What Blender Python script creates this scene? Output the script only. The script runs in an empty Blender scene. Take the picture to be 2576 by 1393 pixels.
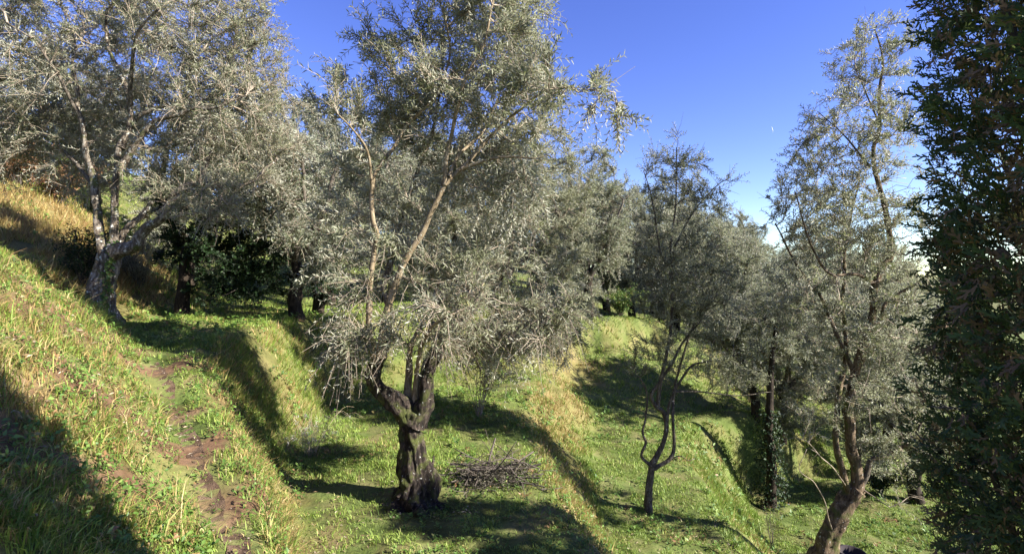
import bpy, math, random
import numpy as np
from mathutils import Vector

random.seed(7)
R = np.random.default_rng(11)
SC = bpy.context.scene
COL = SC.collection

# ------------------------------------------------------------------ camera, sky, sun, exposure
F, CU, CV = 1300.0, 1288.0, 696.5          # survey units: focal length and optical centre of the picture
cam_d = bpy.data.cameras.new('camera')
cam_d.sensor_width = 36.0
cam_d.lens = 36.0 * F / 2576.0
cam_d.clip_start = 0.05
cam_d.clip_end = 9000.0
cam = bpy.data.objects.new('camera', cam_d)
cam.rotation_euler = (math.radians(90), 0, 0)
COL.objects.link(cam)
SC.camera = cam

SUN_EL, SUN_AZ = math.radians(31.0), math.radians(109.0)   # azimuth clockwise from +Y
SUN = np.array([math.cos(SUN_EL) * math.sin(SUN_AZ), math.cos(SUN_EL) * math.cos(SUN_AZ), math.sin(SUN_EL)])
world = bpy.data.worlds.new('World')
SC.world = world
world.use_nodes = True
wn, wl = world.node_tree.nodes, world.node_tree.links
wn.clear()
sky = wn.new('ShaderNodeTexSky')
sky.sky_type = 'NISHITA'
sky.sun_disc = False
sky.sun_elevation = SUN_EL
sky.sun_rotation = SUN_AZ
sky.altitude = 900
sky.air_density = 1.0
sky.dust_density = 0.0
sky.ozone_density = 2.2
bg = wn.new('ShaderNodeBackground')
bg.inputs['Strength'].default_value = 0.076
wo = wn.new('ShaderNodeOutputWorld')
hs = wn.new('ShaderNodeHueSaturation')      # the picture's vivid rendering of the same sky, alike everywhere
hs.inputs['Saturation'].default_value = 1.22
hs.inputs['Hue'].default_value = 0.53
wl.new(sky.outputs[0], hs.inputs['Color'])
wl.new(hs.outputs[0], bg.inputs[0])
wl.new(bg.outputs[0], wo.inputs[0])

sun_d = bpy.data.lights.new('sun', 'SUN')
sun_d.energy = 5.0
sun_d.angle = math.radians(0.55)
sun_d.color = (1.0, 0.95, 0.88)
sun = bpy.data.objects.new('sun', sun_d)
sun.rotation_euler = Vector((-SUN[0], -SUN[1], -SUN[2])).to_track_quat('-Z', 'Y').to_euler()
sun.location = (20, -5, 20)
COL.objects.link(sun)

SC.view_settings.view_transform = 'Standard'
SC.view_settings.look = 'None'
SC.view_settings.gamma = 1.0
SC.view_settings.use_curve_mapping = False
SC.view_settings.exposure = 1.9
SC.render.engine = 'CYCLES'
SC.cycles.max_bounces = 8
SC.cycles.diffuse_bounces = 3
SC.cycles.transmission_bounces = 4
SC.cycles.use_denoising = True

# ------------------------------------------------------------------ small maths
def nrm(v):
    return v / np.maximum(np.linalg.norm(v, axis=-1, keepdims=True), 1e-9)

def _h(ix, iy, iz, seed):
    n = (ix * 374761393 + iy * 668265263 + iz * 2147483647 + seed * 1274126177) & 0xffffffff
    n = ((n ^ (n >> 13)) * 1274126177) & 0xffffffff
    n = (n ^ (n >> 16)) & 0xffffffff
    n = (n * 2246822519) & 0xffffffff
    return ((n ^ (n >> 15)) & 0xffff) / 65535.0

def vnoise(p, seed=0):
    """value noise in 0..1 for points (N,3)"""
    p = np.asarray(p, float)
    i = np.floor(p).astype(np.int64)
    f = p - i
    f = f * f * (3 - 2 * f)
    out = 0
    for dx in (0, 1):
        for dy in (0, 1):
            for dz in (0, 1):
                w = (f[:, 0] if dx else 1 - f[:, 0]) * (f[:, 1] if dy else 1 - f[:, 1]) * (f[:, 2] if dz else 1 - f[:, 2])
                out = out + w * _h(i[:, 0] + dx, i[:, 1] + dy, i[:, 2] + dz, seed)
    return out

def fbm(p, seed=0, octv=3):
    p = np.asarray(p, float)
    a, s, t = 0.5, 0.0, 0.0
    for k in range(octv):
        s = s + a * vnoise(p * (2.03 ** k), seed + k * 17)
        t += a
        a *= 0.5
    return s / t

def xy0(x, y, f=1.0):
    return np.stack([np.ravel(x) * f, np.ravel(y) * f, np.zeros(np.size(x))], -1)

def at(u, v, d):
    """a point of the place, from its bearing in the picture and its distance"""
    return np.array([(u - CU) / F * d, d, (CV - v) / F * d])

def G(u, v, z):
    d = -z * F / (v - CV)
    return at(u, v, d)

def smooth(a, b, x):
    t = np.clip((x - a) / (b - a), 0, 1)
    return t * t * (3 - 2 * t)

def spline(P, step):
    """Catmull-Rom through rows of P (any number of columns), about one sample per step (first three columns are xyz)"""
    P = np.asarray(P, float)
    if len(P) < 2:
        return P
    E = np.vstack([2 * P[0] - P[1], P, 2 * P[-1] - P[-2]])
    out = []
    for k in range(len(P) - 1):
        a, b, c, d = E[k], E[k + 1], E[k + 2], E[k + 3]
        n = max(1, int(round(np.linalg.norm(c[:3] - b[:3]) / step)))
        t = (np.arange(n) / n)[:, None]
        out.append(0.5 * ((2 * b) + (c - a) * t + (2 * a - 5 * b + 4 * c - d) * t ** 2 + (3 * b - a - 3 * c + d) * t ** 3))
    out.append(P[-1:])
    return np.vstack(out)

# ------------------------------------------------------------------ mesh helpers
def make_mesh(name, co, faces, mat=None, attrs=None, smooth_sh=False):
    """faces: (M,3) or (M,4) int array, or list of such arrays"""
    me = bpy.data.meshes.new(name)
    if isinstance(faces, np.ndarray):
        faces = [faces]
    faces = [f for f in faces if len(f)]
    co = np.asarray(co, np.float32)
    me.vertices.add(len(co))
    me.vertices.foreach_set('co', co.ravel())
    loops = np.concatenate([f.ravel() for f in faces]).astype(np.int32)
    sizes = np.concatenate([np.full(len(f), f.shape[1]) for f in faces])
    starts = np.concatenate([[0], np.cumsum(sizes)[:-1]]).astype(np.int32)
    me.loops.add(len(loops))
    me.loops.foreach_set('vertex_index', loops)
    me.polygons.add(len(sizes))
    me.polygons.foreach_set('loop_start', starts)
    me.update(calc_edges=True)
    if smooth_sh:
        me.polygons.foreach_set('use_smooth', np.ones(len(sizes), bool))
    for k, v in (attrs or {}).items():
        a = me.attributes.new(k, 'FLOAT', 'POINT')
        a.data.foreach_set('value', np.asarray(v, np.float32).ravel())
    if mat:
        me.materials.append(mat)
    return me

class MB:
    """collects vertices and faces of one part"""
    def __init__(s):
        s.co, s.f3, s.f4, s.at, s.n = [], [], [], {}, 0
    def add(s, co, f3=None, f4=None, **attrs):
        co = np.asarray(co, float).reshape(-1, 3)
        if f3 is not None and len(f3):
            s.f3.append(np.asarray(f3) + s.n)
        if f4 is not None and len(f4):
            s.f4.append(np.asarray(f4) + s.n)
        for k, v in attrs.items():
            s.at.setdefault(k, []).append(np.broadcast_to(np.asarray(v, float), (len(co),)))
        s.co.append(co)
        s.n += len(co)
    def mesh(s, name, mat, smooth_sh=False, origin=(0, 0, 0)):
        co = np.vstack(s.co) - np.asarray(origin)
        fs = []
        if s.f3: fs.append(np.vstack(s.f3))
        if s.f4: fs.append(np.vstack(s.f4))
        return make_mesh(name, co, fs, mat, {k: np.concatenate(v) for k, v in s.at.items()}, smooth_sh)

def link(name, me, parent=None, kind=None):
    o = bpy.data.objects.new(name, me)
    COL.objects.link(o)
    if parent is not None:
        o.parent = parent
    if kind:
        o['kind'] = kind
    return o

def tag(o, label, cat, group=None):
    o['label'] = label
    o['category'] = cat
    if group:
        o['group'] = group
    return o

def thing(name, label, cat, loc, group=None):
    o = bpy.data.objects.new(name, None)
    o.empty_display_size = 0.3
    COL.objects.link(o)
    o.location = tuple(float(c) for c in loc)
    return tag(o, label, cat, group)

def tube(mb, P, rad, sides=6, rough=0.0, rfreq=4.0, seed=0, lobes=None, cap=True, **attrs):
    """tapered tube along points P with radii rad; rough/lobes make the bark uneven"""
    P = np.asarray(P, float)
    n = len(P)
    if n < 2:
        return
    rad = np.broadcast_to(np.asarray(rad, float), (n,))
    T = np.gradient(P, axis=0)
    T = nrm(T)
    ref = np.array([0.31, 0.87, 0.38]) if abs(T[0] @ np.array([0.31, 0.87, 0.38])) < 0.9 else np.array([1.0, 0, 0])
    A = np.zeros_like(P)
    a = nrm(np.cross(T[0], ref))
    for k in range(n):
        a = a - T[k] * (a @ T[k])
        a = a / max(np.linalg.norm(a), 1e-9)
        A[k] = a
    B = np.cross(T, A)
    th = np.arange(sides) * 2 * math.pi / sides
    D = A[:, None, :] * np.cos(th)[None, :, None] + B[:, None, :] * np.sin(th)[None, :, None]
    rr = np.repeat(rad[:, None], sides, 1)
    if lobes is not None:
        rr = rr * lobes(np.linspace(0, 1, n)[:, None], th[None, :], P)
    if rough:
        q = (P[:, None, :] + D * rr[:, :, None]).reshape(-1, 3)
        nz = fbm(q * np.asarray(rfreq), seed, 3).reshape(n, sides) - 0.5
        rr = rr * (1 + rough * 2 * nz)
    co = (P[:, None, :] + D * rr[:, :, None]).reshape(-1, 3)
    i = np.arange(n - 1)[:, None] * sides
    j = np.arange(sides)[None, :]
    j2 = (j + 1) % sides
    f4 = np.stack([i + j, i + j2, i + sides + j2, i + sides + j], -1).reshape(-1, 4)
    if cap:
        co = np.vstack([co, P[-1] + T[-1] * rad[-1] * 0.4])
        k = n * sides
        f3 = np.stack([np.full(sides, k), (n - 1) * sides + (np.arange(sides) + 1) % sides, (n - 1) * sides + np.arange(sides)], -1)[:, ::-1]
        mb.add(co, f3=f3, f4=f4, **attrs)
    else:
        mb.add(co, f4=f4, **attrs)

def leaves(mb, base, d, nv, L, W, fold=0.25, rnd=None, **attrs):
    """lance-shaped leaves: two folded faces each"""
    N = len(base)
    L = np.broadcast_to(np.asarray(L, float), (N,))[:, None]
    W = np.broadcast_to(np.asarray(W, float), (N,))[:, None]
    d = nrm(d)
    s = nrm(np.cross(d, nv))
    up = np.cross(s, d)
    mid = base + d * L * 0.45
    l = mid - s * W * 0.5 + up * W * fold
    r = mid + s * W * 0.5 + up * W * fold
    tip = base + d * L - up * L * 0.08
    co = np.stack([base, r, tip, l], 1).reshape(-1, 3)
    k = np.arange(N)[:, None] * 4
    f3 = np.vstack([k + np.array([[0, 1, 2]]), k + np.array([[0, 2, 3]])])
    if rnd is None:
        rnd = R.random(N)
    A = {k2: np.repeat(np.broadcast_to(np.asarray(v, float), (N,)), 4) for k2, v in attrs.items()}
    mb.add(co, f3=f3, rnd=np.repeat(rnd, 4), **A)

# ------------------------------------------------------------------ materials
def new_mat(name):
    m = bpy.data.materials.new(name)
    m.use_nodes = True
    nt = m.node_tree
    nt.nodes.clear()
    return m, nt.nodes, nt.links

def attr(n, name):
    a = n.new('ShaderNodeAttribute')
    a.attribute_name = name
    return a.outputs['Fac']

def ramp(n, l, fac, stops):
    r = n.new('ShaderNodeValToRGB')
    el = r.color_ramp.elements
    while len(el) > 1:
        el.remove(el[-1])
    el[0].position, el[0].color = stops[0][0], (*stops[0][1], 1)
    for p, c in stops[1:]:
        e = el.new(p)
        e.color = (*c, 1)
    l.new(fac, r.inputs[0])
    return r.outputs[0]

def mix(n, l, fac, a, b, kind='MIX'):
    m = n.new('ShaderNodeMix')
    m.data_type = 'RGBA'
    m.blend_type = kind
    for s, v in ((0, fac), (6, a), (7, b)):
        if isinstance(v, (int, float)):
            m.inputs[s].default_value = v
        elif isinstance(v, tuple):
            m.inputs[s].default_value = (*v, 1)
        else:
            l.new(v, m.inputs[s])
    return m.outputs[2]

def noise_tex(n, l, scale, detail=4.0, rough=0.55, vec=None, dist=0.0):
    t = n.new('ShaderNodeTexNoise')
    t.inputs['Scale'].default_value = scale
    t.inputs['Detail'].default_value = detail
    t.inputs['Roughness'].default_value = rough
    t.inputs['Distortion'].default_value = dist
    if vec is not None:
        l.new(vec, t.inputs['Vector'])
    return t.outputs['Fac']

def geo_pos(n):
    return n.new('ShaderNodeNewGeometry').outputs['Position']

def leaf_mat(name, stops, under, trans=0.36, rough=0.45, spec=0.32):
    """two-sided leaf: upper face from a ramp over each leaf's own random value, lower face paler"""
    m, n, l = new_mat(name)
    g = n.new('ShaderNodeNewGeometry')
    top = ramp(n, l, attr(n, 'rnd'), stops)
    un = mix(n, l, 0.25, under, top)
    c = mix(n, l, g.outputs['Backfacing'], top, un)
    p = n.new('ShaderNodeBsdfPrincipled')
    p.inputs['Roughness'].default_value = rough
    p.inputs['Specular IOR Level'].default_value = spec
    l.new(c, p.inputs['Base Color'])
    t = n.new('ShaderNodeBsdfTranslucent')
    tc = mix(n, l, 0.35, c, (0.26, 0.31, 0.08))
    l.new(tc, t.inputs['Color'])
    s = n.new('ShaderNodeMixShader')
    s.inputs[0].default_value = trans
    l.new(p.outputs[0], s.inputs[1])
    l.new(t.outputs[0], s.inputs[2])
    o = n.new('ShaderNodeOutputMaterial')
    l.new(s.outputs[0], o.inputs[0])
    return m

def bark_mat(name, dark, mid, light, lichen=0.0, moss=0.0, scale=1.0, bump=0.6, lichen_col=(0.52, 0.53, 0.46)):
    m, n, l = new_mat(name)
    g = geo_pos(n)
    mp = n.new('ShaderNodeMapping')
    mp.inputs['Scale'].default_value = (9 * scale, 9 * scale, 2.6 * scale)
    l.new(g, mp.inputs['Vector'])
    f1 = noise_tex(n, l, 1.6, 6, 0.62, mp.outputs[0], 0.6)
    c = ramp(n, l, f1, [(0.32, dark), (0.5, mid), (0.68, light)])
    if moss:
        f2 = noise_tex(n, l, 3.2 * scale, 4, 0.6, g)
        k = ramp(n, l, f2, [(0.56 - 0.12 * moss, (0, 0, 0)), (0.66, (1, 1, 1))])
        c = mix(n, l, k, c, (0.075, 0.085, 0.022))
    if lichen:
        f3 = noise_tex(n, l, 13 * scale, 4, 0.65, g)
        k = ramp(n, l, f3, [(0.66 - 0.2 * lichen, (0, 0, 0)), (0.72 - 0.16 * lichen, (1, 1, 1))])
        c = mix(n, l, k, c, lichen_col)
    p = n.new('ShaderNodeBsdfPrincipled')
    p.inputs['Roughness'].default_value = 0.9
    p.inputs['Specular IOR Level'].default_value = 0.2
    l.new(c, p.inputs['Base Color'])
    f4 = noise_tex(n, l, 3.4, 8, 0.7, mp.outputs[0], 0.8)
    b = n.new('ShaderNodeBump')
    b.inputs['Strength'].default_value = bump
    b.inputs['Distance'].default_value = 0.03
    l.new(f4, b.inputs['Height'])
    f5 = noise_tex(n, l, 46 * scale, 5, 0.7, g)
    b2 = n.new('ShaderNodeBump')
    b2.inputs['Strength'].default_value = bump * 0.7
    b2.inputs['Distance'].default_value = 0.012
    l.new(f5, b2.inputs['Height'])
    l.new(b.outputs[0], b2.inputs['Normal'])
    l.new(b2.outputs[0], p.inputs['Normal'])
    o = n.new('ShaderNodeOutputMaterial')
    l.new(p.outputs[0], o.inputs[0])
    return m

def grass_mat(name):
    """blade colour from how dry the blade is and its own random value"""
    m, n, l = new_mat(name)
    dry = attr(n, 'dry')
    rnd = attr(n, 'rnd')
    green = ramp(n, l, rnd, [(0.0, (0.085, 0.145, 0.018)), (0.45, (0.165, 0.27, 0.036)), (0.8, (0.27, 0.355, 0.066)), (1.0, (0.36, 0.38, 0.11))])
    straw = ramp(n, l, rnd, [(0.0, (0.19, 0.105, 0.045)), (0.3, (0.33, 0.20, 0.08)), (0.65, (0.47, 0.33, 0.14)), (1.0, (0.52, 0.43, 0.23))])
    c = mix(n, l, dry, green, straw)
    p = n.new('ShaderNodeBsdfPrincipled')
    p.inputs['Roughness'].default_value = 0.55
    p.inputs['Specular IOR Level'].default_value = 0.3
    l.new(c, p.inputs['Base Color'])
    t = n.new('ShaderNodeBsdfTranslucent')
    l.new(c, t.inputs['Color'])
    s = n.new('ShaderNodeMixShader')
    s.inputs[0].default_value = 0.35
    l.new(p.outputs[0], s.inputs[1])
    l.new(t.outputs[0], s.inputs[2])
    o = n.new('ShaderNodeOutputMaterial')
    l.new(s.outputs[0], o.inputs[0])
    return m

def soil_mat(name, a, b, c3, scale=3.0, bare=False):
    m, n, l = new_mat(name)
    g = geo_pos(n)
    f = noise_tex(n, l, scale, 8, 0.65, g)
    c = ramp(n, l, f, [(0.34, a), (0.5, b), (0.66, c3)])
    if bare:
        c = mix(n, l, attr(n, 'dry'), c, ramp(n, l, f, [(0.3, (0.20, 0.13, 0.055)), (0.7, (0.36, 0.27, 0.125))]))
        c = mix(n, l, attr(n, 'bare'), c, ramp(n, l, f, [(0.35, (0.10, 0.055, 0.03)), (0.65, (0.24, 0.15, 0.09))]))
    f2 = noise_tex(n, l, scale * 9, 5, 0.6, g)
    c = mix(n, l, 0.35, c, ramp(n, l, f2, [(0.35, (0.02, 0.018, 0.01)), (0.65, (0.28, 0.24, 0.15))]), 'OVERLAY')
    p = n.new('ShaderNodeBsdfPrincipled')
    p.inputs['Roughness'].default_value = 0.95
    p.inputs['Specular IOR Level'].default_value = 0.15
    l.new(c, p.inputs['Base Color'])
    bm = n.new('ShaderNodeBump')
    bm.inputs['Strength'].default_value = 0.7
    bm.inputs['Distance'].default_value = 0.04
    l.new(f2, bm.inputs['Height'])
    l.new(bm.outputs[0], p.inputs['Normal'])
    o = n.new('ShaderNodeOutputMaterial')
    l.new(p.outputs[0], o.inputs[0])
    return m

def plain_mat(name, stops, rough=0.8, scale=20.0, bump=0.3):
    m, n, l = new_mat(name)
    g = geo_pos(n)
    f = noise_tex(n, l, scale, 4, 0.6, g)
    c = ramp(n, l, f, stops)
    p = n.new('ShaderNodeBsdfPrincipled')
    p.inputs['Roughness'].default_value = rough
    l.new(c, p.inputs['Base Color'])
    b = n.new('ShaderNodeBump')
    b.inputs['Strength'].default_value = bump
    b.inputs['Distance'].default_value = 0.01
    l.new(f, b.inputs['Height'])
    l.new(b.outputs[0], p.inputs['Normal'])
    o = n.new('ShaderNodeOutputMaterial')
    l.new(p.outputs[0], o.inputs[0])
    return m

M = {}
OLIVE = [(0.0, (0.090, 0.100, 0.048)), (0.4, (0.165, 0.174, 0.096)), (0.75, (0.245, 0.246, 0.155)), (0.94, (0.34, 0.335, 0.24)), (1.0, (0.28, 0.27, 0.10))]
M['olive_leaf'] = leaf_mat('olive_leaf', OLIVE, (0.42, 0.41, 0.325))
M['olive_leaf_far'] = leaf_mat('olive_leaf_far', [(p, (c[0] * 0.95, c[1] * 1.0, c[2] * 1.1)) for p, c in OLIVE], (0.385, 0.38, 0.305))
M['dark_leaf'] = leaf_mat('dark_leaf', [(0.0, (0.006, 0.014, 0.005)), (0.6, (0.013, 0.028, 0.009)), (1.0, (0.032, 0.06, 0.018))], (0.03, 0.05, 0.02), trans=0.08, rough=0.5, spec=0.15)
M['cypress'] = leaf_mat('cypress_scale_leaf', [(0.0, (0.030, 0.052, 0.026)), (0.45, (0.056, 0.094, 0.040)), (0.70, (0.10, 0.135, 0.052)), (0.76, (0.125, 0.082, 0.05)), (1.0, (0.22, 0.145, 0.09))], (0.06, 0.09, 0.04), trans=0.2, rough=0.65, spec=0.15)
M['bark_centre'] = bark_mat('bark_old_dark', (0.006, 0.005, 0.004), (0.026, 0.019, 0.014), (0.11, 0.085, 0.064), lichen=0.05, moss=0.45, scale=1.7, bump=1.0)
M['bark_stem'] = bark_mat('bark_tan_stem', (0.09, 0.066, 0.036), (0.19, 0.145, 0.085), (0.31, 0.25, 0.17), lichen=0.1, scale=1.6, bump=0.5)
M['bark_left'] = bark_mat('bark_lichen_grey', (0.03, 0.023, 0.016), (0.105, 0.082, 0.058), (0.30, 0.26, 0.20), lichen=0.34, moss=0.15, scale=1.2, bump=0.7)
M['bark_right'] = bark_mat('bark_brown', (0.03, 0.021, 0.013), (0.115, 0.08, 0.048), (0.24, 0.18, 0.115), lichen=0.12, moss=0.25, scale=1.3, bump=0.8)
M['bark_slim'] = bark_mat('bark_slim_grey', (0.035, 0.028, 0.02), (0.085, 0.068, 0.05), (0.20, 0.175, 0.14), lichen=0.12, scale=1.8, bump=0.5)
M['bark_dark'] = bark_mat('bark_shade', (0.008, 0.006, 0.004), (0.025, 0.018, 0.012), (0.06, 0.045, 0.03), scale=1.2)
M['twig'] = plain_mat('twig_tan', [(0.3, (0.17, 0.13, 0.09)), (0.7, (0.36, 0.29, 0.21))], 0.75, 6.0, 0.1)
M['twig_dark'] = plain_mat('twig_dark', [(0.3, (0.035, 0.026, 0.02)), (0.7, (0.10, 0.078, 0.058))], 0.8, 6.0, 0.1)
M['ground'] = soil_mat('grassy_soil', (0.065, 0.095, 0.02), (0.115, 0.155, 0.04), (0.175, 0.18, 0.07), 1.6, True)
M['path'] = soil_mat('trodden_earth', (0.075, 0.047, 0.03), (0.14, 0.09, 0.06), (0.23, 0.16, 0.11), 7.0)
M['grass'] = grass_mat('grass_blade')
M['weed'] = leaf_mat('weed_leaf', [(0.0, (0.04, 0.09, 0.014)), (0.5, (0.095, 0.175, 0.03)), (0.8, (0.18, 0.26, 0.06)), (0.88, (0.24, 0.20, 0.07)), (1.0, (0.22, 0.12, 0.055))], (0.15, 0.22, 0.07), trans=0.3, rough=0.5, spec=0.35)

# ------------------------------------------------------------------ the lie of the land
def line(pts, n=0.3):
    return spline(np.array(pts), n)
ctrl = []
def add(pts, n=0.3):
    ctrl.append(line(pts, n) if len(pts) > 1 else np.array(pts))
W3 = lambda x, y, z: np.array([x, y, z], float)
# upper bank on the left, its crest, and the trail at its foot
crest0 = [W3(-3.6, -3, -0.3), W3(-4.6, 1.0, 0.05), at(-260, 650, 4.5), at(-40, 662, 5.9), at(120, 718, 8.0), at(235, 776, 10.2)]
trail = [W3(-1.1, -2.5, -1.65), W3(-1.35, 1.2, -1.72), G(600, 1393, -1.85), G(540, 1275, -1.84), G(487, 1120, -1.72), G(425, 985, -1.5), G(385, 905, -1.25)]
foot0 = [p + W3(-0.22, 0, 0.02) for p in trail] + [G(300, 835, -1.02), G(275, 800, -0.92)]
add(crest0); add(foot0)
add([p + W3(0.18, 0, 0.0) for p in trail])
add([p * 0.42 + q * 0.58 + W3(0, 0, 0.03) for p, q in zip(crest0[1:5], [foot0[1], foot0[2], foot0[4], foot0[5]])])
# terrace 1 and its outer edge, then the bank below it
crest1 = [W3(6, 0.2, -2.3), W3(2.5, 0.9, -1.95), W3(0.2, 1.6, -1.9), W3(-1.2, 2.8, -2.02), G(720, 1393, -2.12), G(665, 1246, -2.02), G(590, 1066, -1.82), G(535, 915, -1.42), G(560, 870, -1.22), G(620, 838, -1.18), G(720, 815, -1.2), G(830, 800, -1.2), G(1000, 792, -1.2), G(1150, 787, -1.2), G(1300, 792, -1.3), W3(3.2, 21, -1.8), W3(7, 25, -2.1)]
foot1 = [W3(9, 1.9, -5.2), W3(4.4, 2.2, -4.1), W3(1.5, 2.6, -3.4), W3(-0.3, 3.2, -3.25), W3(-1.6, 4.6, -3.22), G(745, 1393, -3.2), G(722, 1246, -3.2), G(722, 1171, -3.2), G(745, 1121, -3.2), G(850, 1012, -3.2), G(950, 985, -3.2), G(1100, 965, -3.2), W3(0.5, 16.8, -3.2), W3(3.0, 20.6, -3.05), W3(6.5, 24, -3.0)]
crest1 = [p + W3(0, 0, 0.05) for p in crest1]
add(crest1); add(foot1)
add([G(420, 845, -1.12), G(470, 800, -1.0), G(560, 800, -1.1), G(460, 792, -0.98)], 1.0)
# terrace 2 (the old olive's) and its outer edge
crest2 = [W3(6, 3.2, -5.0), W3(2.8, 3.9, -3.95), W3(1.35, 5.0, -3.4), G(1500, 1393, -3.26), G(1420, 1280, -3.25), G(1350, 1170, -3.25), G(1310, 1090, -3.25), G(1292, 1025, -3.25), G(1340, 960, -3.22), G(1405, 908, -3.12), W3(3.0, 19.6, -3.08), W3(4.4, 20.2, -3.1), W3(6.5, 22, -3.25), W3(10, 24, -3.7)]
foot2 = [W3(7, 4.4, -5.8), W3(3.7, 5.1, -5.05), W3(2.2, 6.8, -4.75), G(1545, 1393, -4.68), G(1512, 1250, -4.66), G(1500, 1150, -4.62), G(1492, 1090, -4.6), W3(3.8, 15.9, -4.6), W3(5.5, 17.1, -4.6), W3(8, 18.6, -4.85), W3(11, 20.5, -5.4)]
add(crest2); add(foot2)
add([W3(-1.5, 7, -3.2), W3(-1.7, 9, -3.2), W3(-1.9, 12, -3.2)], 1.0)
# terrace 3 and the slope down to the lawn
crest3 = [W3(6.5, 5.6, -5.75), W3(4.5, 7.3, -5.0), G(1870, 1393, -4.82), G(1800, 1290, -4.76), G(1740, 1190, -4.7), G(1700, 1112, -4.6), W3(4.9, 15.6, -4.55), W3(6.2, 16.4, -4.7), W3(8.4, 17.2, -5.2), W3(10.5, 18.6, -5.9)]
foot3 = [W3(7.9, 7.0, -6.9), W3(6.8, 9.2, -6.9), G(1955, 1393, -6.9), G(1905, 1300, -6.9), G(1888, 1235, -6.9), W3(9.4, 17.6, -6.9), W3(12, 18.6, -6.95)]
add(crest3); add(foot3)
add([W3(9.5, 12, -6.92), W3(12, 12, -6.95), W3(14, 15, -7.0)], 1.5)
add([W3(10, 8, -6.95), W3(15, 9, -7.1)], 1.5); add([W3(11, 21, -6.8), W3(15, 21, -6.9)], 1.5)
# hillside rising behind on the left
for p in [at(0, 622, 12), at(0, 505, 15), at(0, 425, 18), at(150, 640, 13), at(215, 560, 17), at(330, 650, 16), at(335, 770, 13.6), at(430, 715, 18),
          at(520, 738, 20), at(800, 758, 22), at(420, 640, 22), at(110, 660, 11.2), at(-260, 600, 9), at(-300, 480, 12),
          W3(-25, 12, 6.0), W3(-21, 28, 5.0), W3(-8, 28, 0.3), W3(0, 29, -1.0), W3(8, 31, -2.6), W3(16, 29, -5.0), W3(25, 20, -6.8), W3(24, 8, -7.5),
          W3(-40, 10, 11), W3(-40, 30, 12), W3(-30, 45, 8), W3(-15, 50, 4), W3(0, 50, 1), W3(15, 50, -1), W3(30, 45, -3), W3(42, 30, -6), W3(40, 8, -12),
          W3(-22, -12, 4), W3(-9, -6, 1.2), W3(0, -6, -1.7), W3(0, -20, -1), W3(12, -8, -3.5), W3(26, -12, -8)]:
    ctrl.append(p[None])
def beside(pts, offs, dz=0.0, n=0.5):
    """the flat ground alongside a crest or foot line, to the left of its run for positive offsets"""
    P = spline(np.array(pts), n)
    t = nrm(np.gradient(P[:, :2], axis=0))
    for o in offs:
        q = P.copy()
        q[:, 0] -= t[:, 1] * o
        q[:, 1] += t[:, 0] * o
        q[:, 2] += dz * abs(o)
        ctrl.append(q)
beside(crest1[8:], [0.5, 1.5, 3.0], 0.01)
beside(foot1[3:12], [-0.35, -0.9])
beside(crest2[2:11], [0.35, 0.9])
beside(foot2[2:9], [-0.35])
beside(crest3[1:7], [0.35])
beside(foot3, [-0.4, -1.2])
CT = np.vstack(ctrl)
keep = []
for i, p in enumerate(CT):                       # no two survey points on one spot
    if all((CT[j, 0] - p[0]) ** 2 + (CT[j, 1] - p[1]) ** 2 > 0.03 for j in keep):
        keep.append(i)
CT = CT[keep]
_n = len(CT)
_D = np.linalg.norm(CT[:, None, :2] - CT[None, :, :2], axis=-1)
_A = np.zeros((_n + 3, _n + 3))
_A[:_n, :_n] = _D - 0.02 * np.eye(_n)
_A[:_n, _n] = 1; _A[:_n, _n + 1:] = CT[:, :2]
_A[_n, :_n] = 1; _A[_n + 1:, :_n] = CT[:, :2].T
_w = np.linalg.solve(_A, np.concatenate([CT[:, 2], np.zeros(3)]))

def rbf(x, y):
    x, y = np.ravel(x).astype(float), np.ravel(y).astype(float)
    out = np.empty(len(x))
    for s in range(0, len(x), 20000):
        a, b = x[s:s + 20000], y[s:s + 20000]
        d = np.sqrt((a[:, None] - CT[None, :, 0]) ** 2 + (b[:, None] - CT[None, :, 1]) ** 2)
        out[s:s + 20000] = d @ _w[:_n] + _w[_n] + a * _w[_n + 1] + b * _w[_n + 2]
    return out

_gx = np.arange(-30, 30.01, 0.12)
_gy = np.arange(-6, 42.01, 0.12)
_X, _Y = np.meshgrid(_gx, _gy)
_Z = rbf(_X, _Y)
_p = xy0(_X, _Y)
_Z = _Z + (fbm(_p * 1.5, 3, 3) - 0.5) * 0.20 + (fbm(_p * 5.0, 8, 2) - 0.5) * 0.07
TR = spline(np.array(trail[1:]), 0.07)[:, :2]
_near = np.where((_p[:, 0] > -7) & (_p[:, 0] < 0) & (_p[:, 1] > 0) & (_p[:, 1] < 11))[0]
_td = np.sqrt(((_p[_near, None, :2] - TR[None, ::2]) ** 2).sum(-1)).min(1)
_Z[_near] -= 0.075 * np.exp(-(_td / 0.15) ** 2) * np.clip((9.0 - _p[_near, 1]) / 2.5, 0, 1)
_Z = _Z.reshape(_X.shape)

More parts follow.
